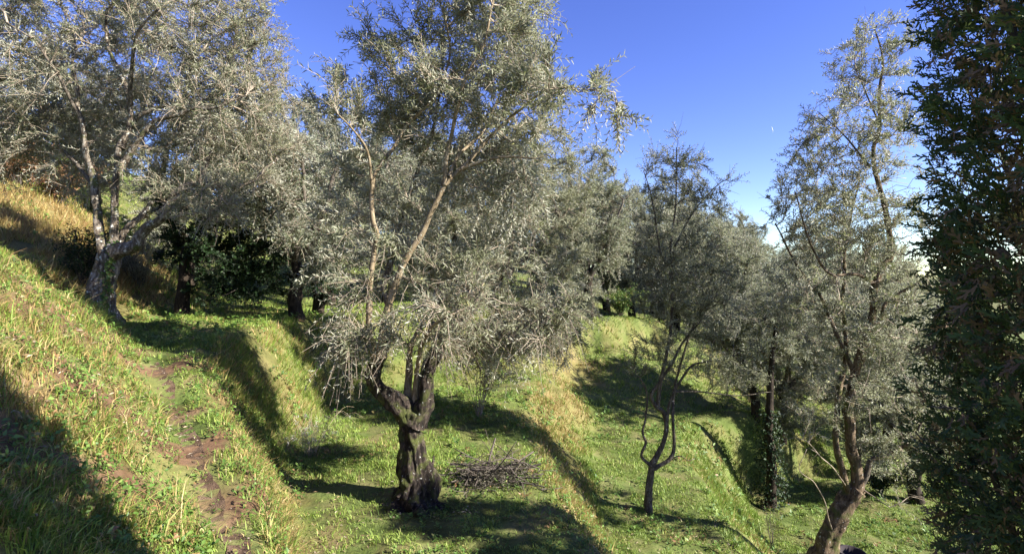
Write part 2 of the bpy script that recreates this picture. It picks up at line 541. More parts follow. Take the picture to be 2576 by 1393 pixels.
def H(x, y):
    x, y = np.atleast_1d(np.asarray(x, float)), np.atleast_1d(np.asarray(y, float))
    fx = np.clip((x - _gx[0]) / 0.12, 0, len(_gx) - 1.001)
    fy = np.clip((y - _gy[0]) / 0.12, 0, len(_gy) - 1.001)
    i, j = fx.astype(int), fy.astype(int)
    a, b = fx - i, fy - j
    z = (_Z[j, i] * (1 - a) + _Z[j, i + 1] * a) * (1 - b) + (_Z[j + 1, i] * (1 - a) + _Z[j + 1, i + 1] * a) * b
    out = (np.abs(x) > 29.9) | (y < -5.9) | (y > 41.9)
    if out.any():
        r = np.hypot(x[out], y[out] - 15)
        k = np.minimum(1.0, 40.0 / r)
        zz = rbf(x[out] * k, 15 + (y[out] - 15) * k)
        ext = np.maximum(r - 40, 0)
        zz = zz + np.clip(-x[out] / r, -1, 1) * 0.10 * np.minimum(ext, 90)
        z[out] = zz
    return z

def slope(x, y, e=0.15):
    return (H(x + e, y) - H(x - e, y)) / (2 * e), (H(x, y + e) - H(x, y - e)) / (2 * e)

def axis(dense, lo, hi, step, grow=1.22):
    a = list(np.arange(dense[0], dense[1] + 1e-6, step))
    s, v = step, a[-1]
    while v < hi:
        s *= grow; v += s; a.append(v)
    s, v, b = step, a[0], []
    while v > lo:
        s *= grow; v -= s; b.append(v)
    return np.array(b[::-1] + a)
ax = axis((-13, 13), -2500, 2500, 0.14)
ay = axis((2.0, 21), -400, 3000, 0.14)
gX, gY = np.meshgrid(ax, ay)
gZ = H(gX.ravel(), gY.ravel())
nx, ny = len(ax), len(ay)
_i = (np.arange(ny - 1)[:, None] * nx + np.arange(nx - 1)[None, :]).ravel()
BANK = [at(0, 900, 4.8), at(150, 850, 6.0), at(60, 760, 6.0), at(200, 950, 5.6), at(260, 860, 7.5), at(330, 1050, 5.2), at(400, 1200, 4.4)]
def zone(x, y, pts, sig):
    """1 near the given plan points, falling off over sig metres"""
    out = np.zeros(len(x))
    for p in pts:
        out = np.maximum(out, np.exp(-((x - p[0]) ** 2 + (y - p[1]) ** 2) / (2 * sig ** 2)))
    return out
def bare_soil(x, y):
    """where earth shows between the plants: mostly the upper bank"""
    x, y = np.ravel(x), np.ravel(y)
    return smooth(0.43, 0.60, fbm(xy0(x, y, 2.2), 63, 3) + 0.10 * (fbm(xy0(x, y, 9.0), 64, 2) - 0.5)) * np.clip(0.25 + zone(x, y, BANK, 1.2), 0, 1)
C2L = spline(np.array(crest2[2:10]), 0.5)
C1L = spline(np.array(crest1[3:9]), 0.5)
HILL = [at(0, 560, 14.5), at(120, 600, 14), at(220, 600, 15), at(-150, 560, 13), at(60, 520, 16)]

def dryness(x, y):
    gx, gy = slope(x, y, 0.25)
    st = np.hypot(gx, gy)
    n = fbm(xy0(x, y, 0.9), 71, 3)
    n2 = fbm(xy0(x, y, 4.0), 75, 2)
    d = -0.08 + 0.36 * smooth(0.3, 0.9, st) + 0.8 * (n - 0.5) + 0.7 * (n2 - 0.5)
    d = d + 0.5 * zone(x, y, C2L + [0.75, 0, 0], 0.6) + 1.1 * zone(x, y, HILL, 2.2) + 0.30 * zone(x, y, BANK, 0.9) + 0.2 * zone(x, y, C1L, 0.4)
    d = d - 0.25 * zone(x, y, [(9, 12), (7, 14), (11, 15), (12, 11)], 2.5)
    return np.clip(d, 0.0, 1.0)

gme = make_mesh('ground', np.stack([gX.ravel(), gY.ravel(), gZ], -1), np.stack([_i, _i + 1, _i + nx + 1, _i + nx], -1), M['ground'], {'bare': bare_soil(gX, gY), 'dry': dryness(gX.ravel(), gY.ravel()) * 0.6}, True)
link('ground', gme, kind='structure')

# the trodden trail: a ragged strip of bare earth laid on the ground
def trail_dist(x, y):
    x, y = np.ravel(x), np.ravel(y)
    out = np.empty(len(x))
    for s in range(0, len(x), 20000):
        out[s:s + 20000] = np.sqrt(((x[s:s + 20000, None] - TR[None, ::2, 0]) ** 2 + (y[s:s + 20000, None] - TR[None, ::2, 1]) ** 2).min(1))
    return out
_t = nrm(np.gradient(TR, axis=0))
_s = np.stack([-_t[:, 1], _t[:, 0]], -1)
wl_ = 0.0 + 0.14 * fbm(xy0(TR[:, 0], TR[:, 1], 3.0), 4)
wr_ = 0.0 + 0.14 * fbm(xy0(TR[:, 0], TR[:, 1], 3.0), 9)
cols = np.linspace(-1, 1, 9)
pc = []
for c in cols:
    off = np.where(c < 0, c * wl_, c * wr_)
    q = TR + _s * off[:, None]
    pc.append(np.stack([q[:, 0], q[:, 1], H(q[:, 0], q[:, 1]) + 0.008], -1))
pc = np.stack(pc, 1)
n1 = len(TR)
_i = (np.arange(n1 - 1)[:, None] * 9 + np.arange(8)[None, :]).ravel()
path = link('path', make_mesh('path', pc.reshape(-1, 3), np.stack([_i, _i + 1, _i + 10, _i + 9], -1)[:, ::-1], M['path'], smooth_sh=True), kind='structure')


# pebbles and clods on the trail
rg = np.random.default_rng(17)
pm = MB()
_b = np.array([[1, 0, 0], [-1, 0, 0], [0, 1, 0], [0, -1, 0], [0, 0, 1], [0, 0, -1.0]])
_f = np.array([[0, 2, 4], [2, 1, 4], [1, 3, 4], [3, 0, 4], [2, 0, 5], [1, 2, 5], [3, 1, 5], [0, 3, 5]])
for k in range(90):
    c = TR[rg.integers(len(TR))] + rg.normal(0, 0.06, 2)
    r = rg.uniform(0.004, 0.014) * rg.uniform(0.6, 1.3, (6, 1))
    pm.add(np.array([c[0], c[1], H(c[0], c[1])[0] + 0.012]) + _b * r * [1, 1, 0.6], f3=_f)
link('pebbles', pm.mesh('pebbles', plain_mat('pebble', [(0.3, (0.13, 0.095, 0.07)), (0.7, (0.33, 0.27, 0.21))], 0.9, 9.0, 0.2)), path, 'stuff')

# ------------------------------------------------------------------ tree builder
def colonize(pos, par, att, step, di, dk, iters=90, bias=(0, 0, 0.05), jit=0.25, seed=0):
    """grow branch nodes from a skeleton towards points spread through the crown"""
    rg = np.random.default_rng(seed)
    pos = [np.asarray(p, float) for p in pos]
    par = list(par)
    P0 = np.array(pos)
    d = np.full(len(att), 1e9); near = np.zeros(len(att), int)
    for s in range(0, len(P0), 400):
        dd = np.linalg.norm(att[:, None] - P0[None, s:s + 400], axis=-1)
        k = dd.argmin(1); m = dd[np.arange(len(att)), k]
        u = m < d
        d[u] = m[u]; near[u] = k[u] + s
    alive = d > dk
    bias = np.asarray(bias, float)
    for it in range(iters):
        act = np.where(alive & (d < di))[0]
        if len(act) == 0:
            break
        ids = near[act]
        uq, inv = np.unique(ids, return_inverse=True)
        v = nrm(att[act] - np.array([pos[i] for i in ids]))
        acc = np.zeros((len(uq), 3))
        np.add.at(acc, inv, v)
        acc = nrm(nrm(acc) + bias + rg.normal(0, jit, acc.shape))
        st = step * rg.uniform(0.75, 1.2, (len(uq), 1))
        new = np.array([pos[i] for i in uq]) + acc * st
        b = len(pos)
        pos.extend(list(new)); par.extend(list(uq))
        dd = np.linalg.norm(att[:, None] - new[None], axis=-1)
        k = dd.argmin(1); m = dd[np.arange(len(att)), k]
        u = m < d
        d[u] = m[u]; near[u] = k[u] + b
        alive &= d > dk
        # an attractor that nothing gets closer to is given up
        if it % 12 == 11:
            alive &= ~((~u) & (rg.random(len(att)) < 0.5))
    return np.array(pos), np.array(par)

def in_crown(blobs, n, seed, gap=0.42, gfreq=0.9):
    """points spread through a union of ellipsoids (u,v,d,ru,rv,rd), with gaps; weight by volume"""
    rg = np.random.default_rng(seed)
    C, S = [], []
    for b in blobs:
        u, v, d, ru, rv, rd = b[:6]
        C.append(at(u, v, d)); S.append((ru / F * d, rd, rv / F * d))
    C, S = np.array(C), np.array(S)
    wt = np.array([b[6] if len(b) > 6 else 1.0 for b in blobs]) * S.prod(1)
    out = []
    k = 0
    while sum(len(o) for o in out) < n and k < 60:
        k += 1
        i = rg.choice(len(C), n, p=wt / wt.sum())
        q = nrm(rg.normal(size=(n, 3))) * (rg.random((n, 1)) ** 0.42)
        p = C[i] + q * S[i]
        p = p[fbm(p * gfreq, seed + 5, 2) > gap]
        out.append(p)
    return np.vstack(out)[:n]

class Tree:
    def __init__(s, name, label, cat, base, group=None, seed=1):
        s.root = thing(name, label, cat, base, group)
        s.base = np.asarray(base, float)
        s.pos, s.par, s.rad = [], [], []
        s.seed = seed
        s.rg = np.random.default_rng(seed)
    def part(s, name, mb, mat, smooth_sh=False, kind=None):
        return link(name, mb.mesh(name, mat, smooth_sh, s.base), s.root, kind)
    def limb(s, pts, r0, r1, mat, name='limb', step=0.09, sides=10, rough=0.22, wob=0.03, rfreq=5.0, lobes=None, taper=1.0, skel=0.18):
        """a hand-laid trunk or limb: its own part, and skeleton for the grown branches"""
        P = spline(np.array(pts, float), step)
        n = len(P)
        t = np.linspace(0, 1, n)
        if wob:
            nz = np.stack([fbm(P * 2.3 + 9.1 * k, s.seed + k, 2) - 0.5 for k in range(3)], -1)
            P = P + nz * wob * 2 * np.minimum(1, t * 6)[:, None]
        r = r0 + (r1 - r0) * t ** taper
        if name == 'limb':
            r = r * (1 + 0.45 * np.exp(-t * n * step / (r0 * 2.5)))
        mb = MB()
        tube(mb, P, r, sides, rough, rfreq, s.seed, lobes)
        s.part(name, mb, mat, True)
        k = max(1, int(round(skel / step)))
        Q, q = P[::k], r[::k]
        par = -1
        if s.pos:
            dd = np.linalg.norm(np.array(s.pos) - Q[0], axis=1)
            par = int(dd.argmin())
        for a, b in zip(Q, q):
            s.pos.append(a); s.par.append(par); s.rad.append(b)
            par = len(s.pos) - 1
        return P
    def grow(s, att, step, di, dk, bias=(0, 0, 0.05), mat=None, tip=0.0045, rmax=0.05, jit=0.25, name='branches', iters=90):
        n0 = len(s.pos)
        pos, par = colonize(s.pos, s.par, att, step, di, dk, iters, bias, jit, s.seed)
        n = len(pos)
        acc = np.zeros(n)
        kids = [[] for _ in range(n)]
        for i in range(n - 1, -1, -1):
            if acc[i] == 0:
                acc[i] = tip ** 2.4
            if par[i] >= 0:
                acc[par[i]] += acc[i]
                kids[par[i]].append(i)
        r = np.minimum(acc ** (1 / 2.4), rmax)
        s.gpos, s.gpar, s.grad, s.n0 = pos, par, r, n0
        mb = MB()
        start = []
        for i in range(n0, n):
            p = par[i]
            if p < n0 or max(kids[p], key=lambda c: acc[c]) != i:
                start.append(i)
        for i in start:
            ch = [par[i], i]
            rr = [min(r[i] * 1.1, r[par[i]]) if par[i] >= n0 else r[i] * 1.15, r[i]]
            c = i
            while kids[c]:
                c = max(kids[c], key=lambda q: acc[q])
                ch.append(c); rr.append(r[c])
            P = pos[ch]
            big = rr[1] > 0.012
            tube(mb, spline(np.column_stack([P, rr]), step * 0.5)[:, :3] if big else P, spline(np.column_stack([P, rr]), step * 0.5)[:, 3] if big else rr, 6 if big else 4 if rr[1] > 0.008 else 3)
        s.part(name, mb, mat, True, 'stuff')
        s.deg = np.array([len(k) for k in kids])
        return s
    def foliage(s, n_leaf, L=0.07, W=0.014, pairs=9, shoot=0.34, droop=0.25, mat=None, tmat=None, rthin=0.016, name='foliage', twig=True, up=0.35, spread=0.8, shoot_r=0.0026, keep=None, bare=0.0, ang=0.8, clump=1.9, thin=0.38):
        """leafy shoots on the thin branches: opposite pairs of leaves along each shoot"""
        rg = s.rg
        idx = np.arange(s.n0, len(s.gpos))
        idx = idx[s.grad[idx] < rthin]
        if keep is not None:
            idx = idx[keep(s.gpos[idx])]
        w_ = np.clip((fbm(s.gpos[idx] * clump, s.seed + 70, 2) - thin) * 6, 0.06, 1)      # leafy clumps and thin places
        idx = idx[rg.random(len(idx)) < w_]
        S = max(1, int(n_leaf / (2 * pairs)))
        i = rg.choice(idx, S)
        i[:min(S, len(idx))] = rg.permutation(idx)[:min(S, len(idx))]
        o = s.gpos[i]
        pd = nrm(o - s.gpos[s.gpar[i]])
        o = o - (o - s.gpos[s.gpar[i]]) * rg.random((S, 1))
        d = nrm(pd * 0.7 + rg.normal(0, spread, (S, 3)) * 0.6 + np.array([0, 0, up]))
        Ls = shoot * rg.uniform(0.55, 1.35, (S, 1))
        cv = np.array([0, 0, -1.0]) * droop * rg.uniform(0.2, 1.6, (S, 1)) + rg.normal(0, 0.12, (S, 3))
        def pt(t):
            return o[:, None, :] + Ls[:, None, :] * (d[:, None, :] * t[None, :, None] + cv[:, None, :] * (t ** 2)[None, :, None])
        def tg(t):
            return nrm(d[:, None, :] + 2 * cv[:, None, :] * t[None, :, None])
        if twig:
            t = np.linspace(0, 1, 3)
            P, T = pt(t), tg(t)
            a = nrm(np.cross(T, np.array([0.3, 0.5, 0.81])))
            b = np.cross(T, a)
            th = np.arange(3) * 2 * math.pi / 3
            rr = shoot_r * np.linspace(1.25, 0.5, 3)
            co = P[:, :, None, :] + (a[:, :, None, :] * np.cos(th)[None, None, :, None] + b[:, :, None, :] * np.sin(th)[None, None, :, None]) * rr[None, :, None, None]
            f = []
            for ring in range(2):
                for k in range(3):
                    f.append([ring * 3 + k, ring * 3 + (k + 1) % 3, ring * 3 + 3 + (k + 1) % 3, ring * 3 + 3 + k])
            f4 = (np.arange(S)[:, None, None] * 9 + np.array(f)[None]).reshape(-1, 4)
            mb = MB(); mb.add(co.reshape(-1, 3), f4=f4)
            s.part(name.replace('foliage', 'twigs'), mb, tmat or M['twig'], False, 'stuff')
        t = (np.arange(pairs) + 0.6) / pairs
        P, T = pt(t), tg(t)
        ref = nrm(rg.normal(size=(S, 1, 3)))
        a = nrm(np.cross(T, ref)); b = np.cross(T, a)
        alt = (np.arange(pairs) % 2)[None, :, None]
        sd = np.where(alt == 0, a, b)
        mb = MB()
        leafy = rg.random(S) >= bare
        for sg in (-1, 1):
            dirs = nrm(T * (1.0 - 0.35 * ang) + sd * sg * ang + rg.normal(0, 0.16, T.shape))
            nv = nrm(T * 0.9 - sd * sg * 0.5 + np.array([0, 0, 0.45]) + rg.normal(0, 0.25, T.shape))
            sel = (rg.random((S, pairs)) < 0.93) & leafy[:, None]
            k = sel.ravel()
            nL = int(k.sum())
            taper = np.broadcast_to((1.0 - 0.45 * np.abs(t - 0.45) ** 1.5)[None], (S, pairs)).ravel()[k]
            leaves(mb, P.reshape(-1, 3)[k], dirs.reshape(-1, 3)[k], nv.reshape(-1, 3)[k], L * taper * rg.uniform(0.75, 1.25, nL), W * rg.uniform(0.8, 1.2, nL), rnd=np.clip(rg.normal(0.45, 0.25, nL), 0, 1))
        s.part(name, mb, mat or M['olive_leaf'], False, 'stuff')
        return s

def on_ground(u, d):
    x = (u - CU) / F * d
    return np.array([x, d, H(x, d)[0]])

def px(pts, d):
    """limb points: (u, v) at distance d, or (u, v, d offset)"""
    return [at(p[0], p[1], d + (p[2] if len(p) > 2 else 0)) for p in pts]

# ---- the old olive in the middle
d0 = 7.4
b0 = on_ground(1046, d0)
T4 = Tree('olive_tree', 'old olive with gnarled dark trunk forking low, front and centre on the grassy terrace', 'tree', b0, seed=21)
def lob4(t, th, P):
    flare = np.exp(-((P[:, 2:3] - b0[2]) / 0.36).clip(0, 9))
    ridge = 0.13 * np.cos(3 * th + 5 * t + 0.7) + 0.10 * np.cos(5 * th - 7 * t) + 0.06 * np.cos(11 * th + 9 * t)
    roots = 0.85 * np.abs(np.cos(2.5 * th + 0.5)) ** 1.3
    return 1 + ridge + flare * (roots + 0.75)
P = T4.limb([b0 + W3(0.0, 0, -0.12), at(1046, 1262, d0), at(1050, 1215, d0), at(1041, 1160, d0), at(1036, 1115, d0), at(1028, 1075, d0 - 0.02), at(1034, 1035, d0)], 0.205, 0.128, M['bark_centre'], 'trunk', 0.018, 72, 0.55, 0.05, (11, 11, 2.6), lob4, 0.5, 0.15)
rb = lambda t, th, P: 1 + 0.12 * np.cos(3 * th + 8 * t) + 0.07 * np.cos(7 * th - 5 * t)
T4.limb(px([(1036, 1062), (1010, 1028), (985, 1004), (957, 986), (938, 960), (940, 932), (954, 905), (960, 870)], d0), 0.135, 0.08, M['bark_centre'], 'limb', 0.03, 28, 0.40, 0.05, 8, rb)
T4.limb(px([(1042, 1062), (1062, 1030), (1073, 1008), (1072, 978), (1070, 950), (1079, 918), (1097, 893), (1118, 850, 0.2), (1150, 780, 0.4), (1200, 690, 0.6)], d0), 0.135, 0.03, M['bark_centre'], 'limb', 0.03, 18, 0.30, 0.03, 7, rb, 0.6)
T4.limb(px([(1030, 1020, 0.1), (1026, 979, 0.15), (1029, 929, 0.2), (1034, 870, 0.3), (1070, 800, 0.5), (1110, 700, 0.8)], d0), 0.06, 0.02, M['bark_stem'], 'limb', 0.05, 10, 0.2)
T4.limb(px([(1046, 1015, 0.05), (1045, 983, 0.05), (1047, 929), (1060, 870, -0.2), (1090, 820, -0.5), (1140, 790, -0.7)], d0), 0.045, 0.015, M['bark_stem'], 'limb', 0.05, 8, 0.2)
T4.limb(px([(958, 900), (961, 850), (970, 797), (987, 739), (1003, 685), (1026, 643), (1057, 593), (1076, 547), (1099, 504), (1118, 467), (1163, 420, 0.1), (1218, 360, 0.1), (1288, 295, 0), (1363, 235, -0.2), (1440, 215, -0.4)], d0 - 0.1), 0.056, 0.012, M['bark_stem'], 'limb', 0.05, 12, 0.16, 0.025)
T4.limb(px([(1118, 467), (1123, 390), (1143, 300, -0.1), (1173, 190, -0.2), (1218, 100, -0.3), (1240, 0, -0.3)], d0 - 0.1), 0.034, 0.012, M['bark_stem'], 'limb', 0.06, 8, 0.12)
T4.limb(px([(1128, 445), (1153, 390, 0.2), (1213, 330, 0.5), (1260, 230, 0.7)], d0 - 0.1), 0.026, 0.01, M['bark_stem'], 'limb', 0.06, 8, 0.12)
T4.limb(px([(1163, 425), (1213, 405, -0.1), (1278, 395, -0.3), (1350, 400, -0.5)], d0 - 0.1), 0.024, 0.008, M['bark_stem'], 'limb', 0.06, 8, 0.12)
T4.limb(px([(945, 915, -0.1), (930, 840, -0.15), (929, 780, -0.2), (932, 703, -0.2), (941, 626, -0.2), (949, 595, -0.2), (938, 549, -0.2), (936, 465, -0.2), (953, 420, -0.2), (988, 375, -0.1), (1018, 325), (1088, 250), (1130, 150, 0.2), (1120, 40, 0.3)], d0), 0.048, 0.012, M['bark_stem'], 'limb', 0.05, 10, 0.16)
T4.limb(px([(936, 480, -0.2), (928, 390, -0.4), (890, 330, -0.6), (850, 290, -0.7)], d0), 0.024, 0.009, M['bark_stem'], 'limb', 0.06, 8, 0.12)
T4.limb(px([(962, 880, 0.15), (985, 797, 0.3), (968, 720, 0.4), (987, 643, 0.5), (999, 585, 0.5), (1014, 539, 0.55), (1040, 460, 0.6), (1088, 325, 0.6), (1110, 200, 0.6)], d0), 0.062, 0.015, M['bark_left'], 'limb', 0.05, 10, 0.14)
stub = MB()
tube(stub, np.array([at(1083, 1178, d0 - 0.02), at(1090, 1160, d0), at(1091, 1146, d0)]), [0.03, 0.02, 0.017], 7, 0.3)
T4.part('stub', stub, M['bark_centre'], True)
crown4 = [(1180, 190, 7.9, 300, 250, 1.3), (900, 300, 7.5, 130, 130, 0.9, 1.3), (940, 130, 7.4, 40, 60, 0.5, 2.5), (1400, 230, 7.3, 130, 130, 0.9, 1.2), (1500, 260, 7.1, 60, 95, 0.5, 2.2),
          (1080, 560, 8.1, 250, 240, 1.0, 1.2), (920, 590, 7.6, 120, 150, 0.7, 1.6), (1280, 470, 7.9, 160, 160, 0.9), (1200, 650, 7.6, 150, 130, 0.8, 1.4), (1060, 780, 7.0, 190, 110, 0.7, 0.75), (860, 840, 7.1, 85, 60, 0.7, 1.3), (900, 690, 7.3, 100, 150, 0.6, 1.3), (1000, 720, 7.0, 120, 110, 0.5, 1.0), (1150, 850, 7.2, 120, 60, 0.5, 1.0), (1290, 800, 7.9, 170, 150, 0.8, 0.7), (1200, -60, 7.6, 180, 150, 1.2), (870, 480, 7.8, 90, 120, 0.7)]
T4.grow(in_crown(crown4, 2100, 31, 0.45, 1.2), 0.15, 2.2, 0.19, (0, 0, 0.02), M['twig'], 0.0042, 0.03)
zs = at(1100, 700, 7.2)[2]
T4.foliage(76000, 0.10, 0.0195, 9, 0.42, 0.32, spread=0.6, bare=0.14, shoot_r=0.004, keep=lambda p: p[:, 2] > zs, thin=0.31)
T4.foliage(24000, 0.095, 0.0185, 7, 0.46, 0.5, spread=0.8, bare=0.36, shoot_r=0.0044, keep=lambda p: (p[:, 2] <= zs) & (CV - p[:, 2] / p[:, 1] * F < 872), up=0.2)

# ---- the big olive on the left
d1 = 10.4
b1 = on_ground(258, d1)
T1 = Tree('olive_tree', 'large spreading olive with pale lichen-covered forked trunk on the left slope', 'tree', b1, seed=22)
def lob1(t, th, P):
    flare = np.exp(-((P[:, 2:3] - b1[2]) / 0.22).clip(0, 9))
    return 1 + 0.10 * np.cos(3 * th + 4 * t) + 0.08 * np.cos(5 * th - 6 * t) + flare * (0.3 * np.abs(np.cos(2 * th + 0.4)) + 0.15)
T1.limb([b1 + W3(0, 0, -0.12), at(259, 742, d1), at(268, 700, d1), at(278, 665, d1), at(285, 640, d1)], 0.25, 0.20, M['bark_left'], 'trunk', 0.03, 32, 0.28, 0.04, 5, lob1, 0.6)
T1.limb(px([(276, 668, -0.05), (262, 635, -0.1), (254, 600, -0.12), (245, 545), (243, 490), (235, 440), (212, 375), (201, 285), (196, 220), (180, 120, 0.3)], d1), 0.092, 0.02, M['bark_left'], 'limb', 0.05, 14, 0.25, 0.05, 5, rb)
T1.limb(px([(287, 640), (286, 600), (287, 575), (290, 475), (295, 425), (302, 370), (320, 325), (327, 270), (300, 180), (267, 100), (272, 20)], d1 - 0.1), 0.08, 0.018, M['bark_left'], 'limb', 0.05, 14, 0.2, 0.05)
T1.limb(px([(302, 372), (340, 300, 0.2), (400, 270, 0.3), (450, 258, 0.3), (520, 200, 0.4)], d1 - 0.1), 0.06, 0.018, M['bark_slim'], 'limb', 0.06, 10, 0.2)
T1.limb(px([(327, 270), (330, 190, -0.3), (345, 90, -0.6), (400, 20, -0.8)], d1 - 0.1), 0.045, 0.014, M['bark_slim'], 'limb', 0.06, 10, 0.2)
T1.limb(px([(286, 636), (300, 630), (322, 624), (347, 614), (350, 594), (372, 570), (395, 557), (420, 543), (436, 500), (470, 472), (520, 466), (575, 474), (645, 446), (700, 400, 0.3)], d1 - 0.15), 0.115, 0.02, M['bark_left'], 'limb', 0.05, 14, 0.25, 0.05, 5, rb, 0.75)
T1.limb(px([(290, 630, 0.1), (320, 575, 0.2), (360, 538, 0.3), (382, 500, 0.4), (425, 375, 0.5), (450, 280, 0.6), (490, 150, 0.7)], d1), 0.07, 0.018, M['bark_left'], 'limb', 0.06, 12, 0.22, 0.05)
T1.limb(px([(305, 420, -0.3), (335, 370, -0.4), (370, 320, -0.5), (400, 300, -0.5), (450, 290, -0.5), (480, 276, -0.5), (540, 270, -0.6), (620, 240, -0.6)], d1), 0.06, 0.016, M['bark_left'], 'limb', 0.06, 10, 0.2)
T1.limb(px([(500, 466, 0.1), (530, 390, 0.2), (550, 310, 0.3), (590, 180, 0.4)], d1 - 0.15), 0.045, 0.014, M['bark_slim'], 'limb', 0.06, 8, 0.2)
T1.limb(px([(240, 470), (180, 400, 0.3), (110, 330, 0.4), (30, 290, 0.5), (-60, 240, 0.5)], d1), 0.045, 0.014, M['bark_slim'], 'limb', 0.06, 10, 0.2)
T1.limb(px([(205, 300), (150, 200, -0.4), (90, 110, -0.6), (20, 60, -0.8)], d1), 0.036, 0.012, M['bark_slim'], 'limb', 0.06, 10, 0.2)
crown1 = [(330, 150, 11.3, 330, 230, 1.7), (60, 200, 11.2, 230, 220, 1.7), (560, 230, 11.0, 170, 220, 1.5), (480, 400, 10.9, 230, 120, 1.3), (620, 500, 10.3, 130, 85, 0.9, 2.4), (480, 510, 9.9, 130, 60, 0.6, 2.2), (700, 540, 10.6, 70, 60, 0.6, 2.0), (230, 430, 10.8, 120, 100, 0.8, 0.8), (60, 380, 11.2, 170, 90, 1.2), (640, 330, 10.8, 130, 170, 1.3), (420, 300, 11.4, 200, 150, 1.0), (640, 80, 10.6, 75, 110, 1.0, 1.2), (300, -60, 10.8, 330, 120, 1.8)]
T1.grow(in_crown(crown1, 2700, 32, 0.42), 0.19, 2.6, 0.23, (0, 0, 0.02), M['twig'], 0.0055, 0.035)
T1.foliage(182000, 0.088, 0.0175, 9, 0.46, 0.35, shoot_r=0.005, bare=0.24, spread=0.75, thin=0.26)
# ivy climbing the trunk
rg = np.random.default_rng(5)
k = 350
ip = np.array([at(262 + rg.normal(0, 7) + 24 * t, 770 - 165 * t, d1 - 0.16 + rg.normal(0, 0.07)) for t in rg.random(k)])
mb = MB()
leaves(mb, ip, rg.normal(size=(k, 3)) + [0.1, -0.6, -0.2], nrm(rg.normal(size=(k, 3)) * 0.5 + [0.3, -1, 0.3]), rg.uniform(0.04, 0.075, k), rg.uniform(0.04, 0.07, k))
T1.part('ivy', mb, M['weed'], False, 'stuff')

# ---- the olive behind the middle one
d5 = 12.3
b5 = on_ground(1062, d5)
T5 = Tree('olive_tree', 'dense olive whose broad crown hangs low behind the old centre olive, to its right', 'tree', b5, seed=23)
T5.limb([b5 + W3(0, 0, -0.1), at(1066, 970, d5), at(1085, 905, d5), at(1120, 850, d5)], 0.20, 0.14, M['bark_slim'], 'trunk', 0.05, 16, 0.25, 0.05)
for q in ([(1120, 850), (1200, 770, 0.2), (1270, 680, 0.2), (1300, 560, 0.2), (1340, 450)], [(1118, 852), (1140, 760, 0.4), (1150, 640, 0.5), (1140, 500, 0.5), (1180, 380, 0.4)], [(1120, 850), (1250, 800, -0.3), (1370, 760, -0.5), (1440, 760, -0.5)], [(1270, 690, 0.2), (1350, 620, 0.5), (1420, 540, 0.6)], [(1115, 858), (1080, 800, 0.2), (1040, 720, 0.5)]):
    T5.limb(px(q, d5), 0.10, 0.025, M['bark_slim'], 'limb', 0.08, 8, 0.2, 0.06)
crown5 = [(1340, 480, 12.2, 150, 170, 1.5), (1290, 640, 12.3, 200, 200, 1.7), (1380, 780, 12.0, 125, 150, 1.3), (1130, 560, 12.8, 170, 220, 1.4), (1430, 500, 12.3, 75, 110, 0.9, 1.3), (1240, 840, 12.0, 170, 90, 1.1), (1330, 890, 11.6, 120, 60, 0.9), (1420, 870, 11.8, 70, 70, 0.7), (1180, 900, 11.2, 130, 60, 0.7, 1.3), (1260, 930, 11.0, 140, 45, 0.7, 1.3)]
T5.grow(in_crown(crown5, 1500, 33, 0.40), 0.22, 2.8, 0.26, (0, 0, -0.01), M['twig'], 0.006, 0.04)
T5.foliage(82000, 0.085, 0.019, 9, 0.40, 0.35, shoot_r=0.0035)

# ---- the slender olive on the lower terrace
d7 = 10.4
b7 = on_ground(1632, d7)
T7 = Tree('olive_tree', 'slender young olive with thin forked grey trunk on the lower terrace', 'tree', b7, seed=24)
T7.limb([b7 + W3(0, 0, -0.08), at(1631, 1260, d7), at(1634, 1218, d7), at(1640, 1168, d7)], 0.082, 0.066, M['bark_slim'], 'trunk', 0.03, 14, 0.2, 0.02)
for q, r0, r1 in (
    ([(1638, 1172), (1614, 1146), (1625, 1113), (1616, 1088), (1625, 1048), (1629, 990), (1614, 954), (1587, 918)], 0.032, 0.012),
    ([(1639, 1171), (1656, 1140), (1668, 1115), (1677, 1073), (1668, 1037), (1650, 1023), (1639, 994), (1657, 965), (1668, 945), (1690, 914), (1722, 857), (1760, 810, -0.2)], 0.058, 0.016),
    ([(1654, 1022), (1664, 947), (1679, 882), (1686, 845), (1690, 700, 0.1), (1688, 620, 0.1), (1700, 500, 0.1), (1702, 370, 0.1)], 0.038, 0.01),
    ([(1677, 1060), (1684, 1017), (1697, 983), (1737, 923), (1780, 909), (1823, 905), (1880, 880, -0.2)], 0.032, 0.01),
    ([(1645, 1178), (1686, 1153), (1695, 1113), (1693, 1041), (1700, 960, 0.3), (1740, 830, 0.4), (1790, 700, 0.4)], 0.04, 0.012),
    ([(1686, 1155), (1712, 1147), (1730, 1158), (1748, 1152)], 0.014, 0.006),
    ([(1690, 700, 0.1), (1660, 620, 0), (1640, 500, -0.1), (1620, 430, -0.1)], 0.02, 0.008),
    ([(1688, 640, 0.1), (1740, 540, 0.2), (1800, 470, 0.2), (1830, 450, 0.2)], 0.02, 0.008),
    ([(1697, 985), (1760, 985, 0.2), (1850, 995, 0.4), (1940, 985, 0.6)], 0.02, 0.007)):
    T7.limb(px(q, d7), r0, r1, M['bark_slim'], 'limb', 0.06, 8, 0.16, 0.02)
crown7 = [(1700, 430, 10.5, 70, 95, 0.8, 1.4), (1715, 540, 10.5, 125, 100, 1.1), (1815, 480, 10.6, 35, 40, 0.4, 1.6), (1625, 450, 10.3, 40, 50, 0.4, 1.5), (1720, 720, 10.5, 150, 140, 1.2), (1770, 880, 10.4, 150, 100, 1.1), (1600, 900, 10.4, 50, 60, 0.5), (1870, 950, 10.9, 90, 50, 0.6)]
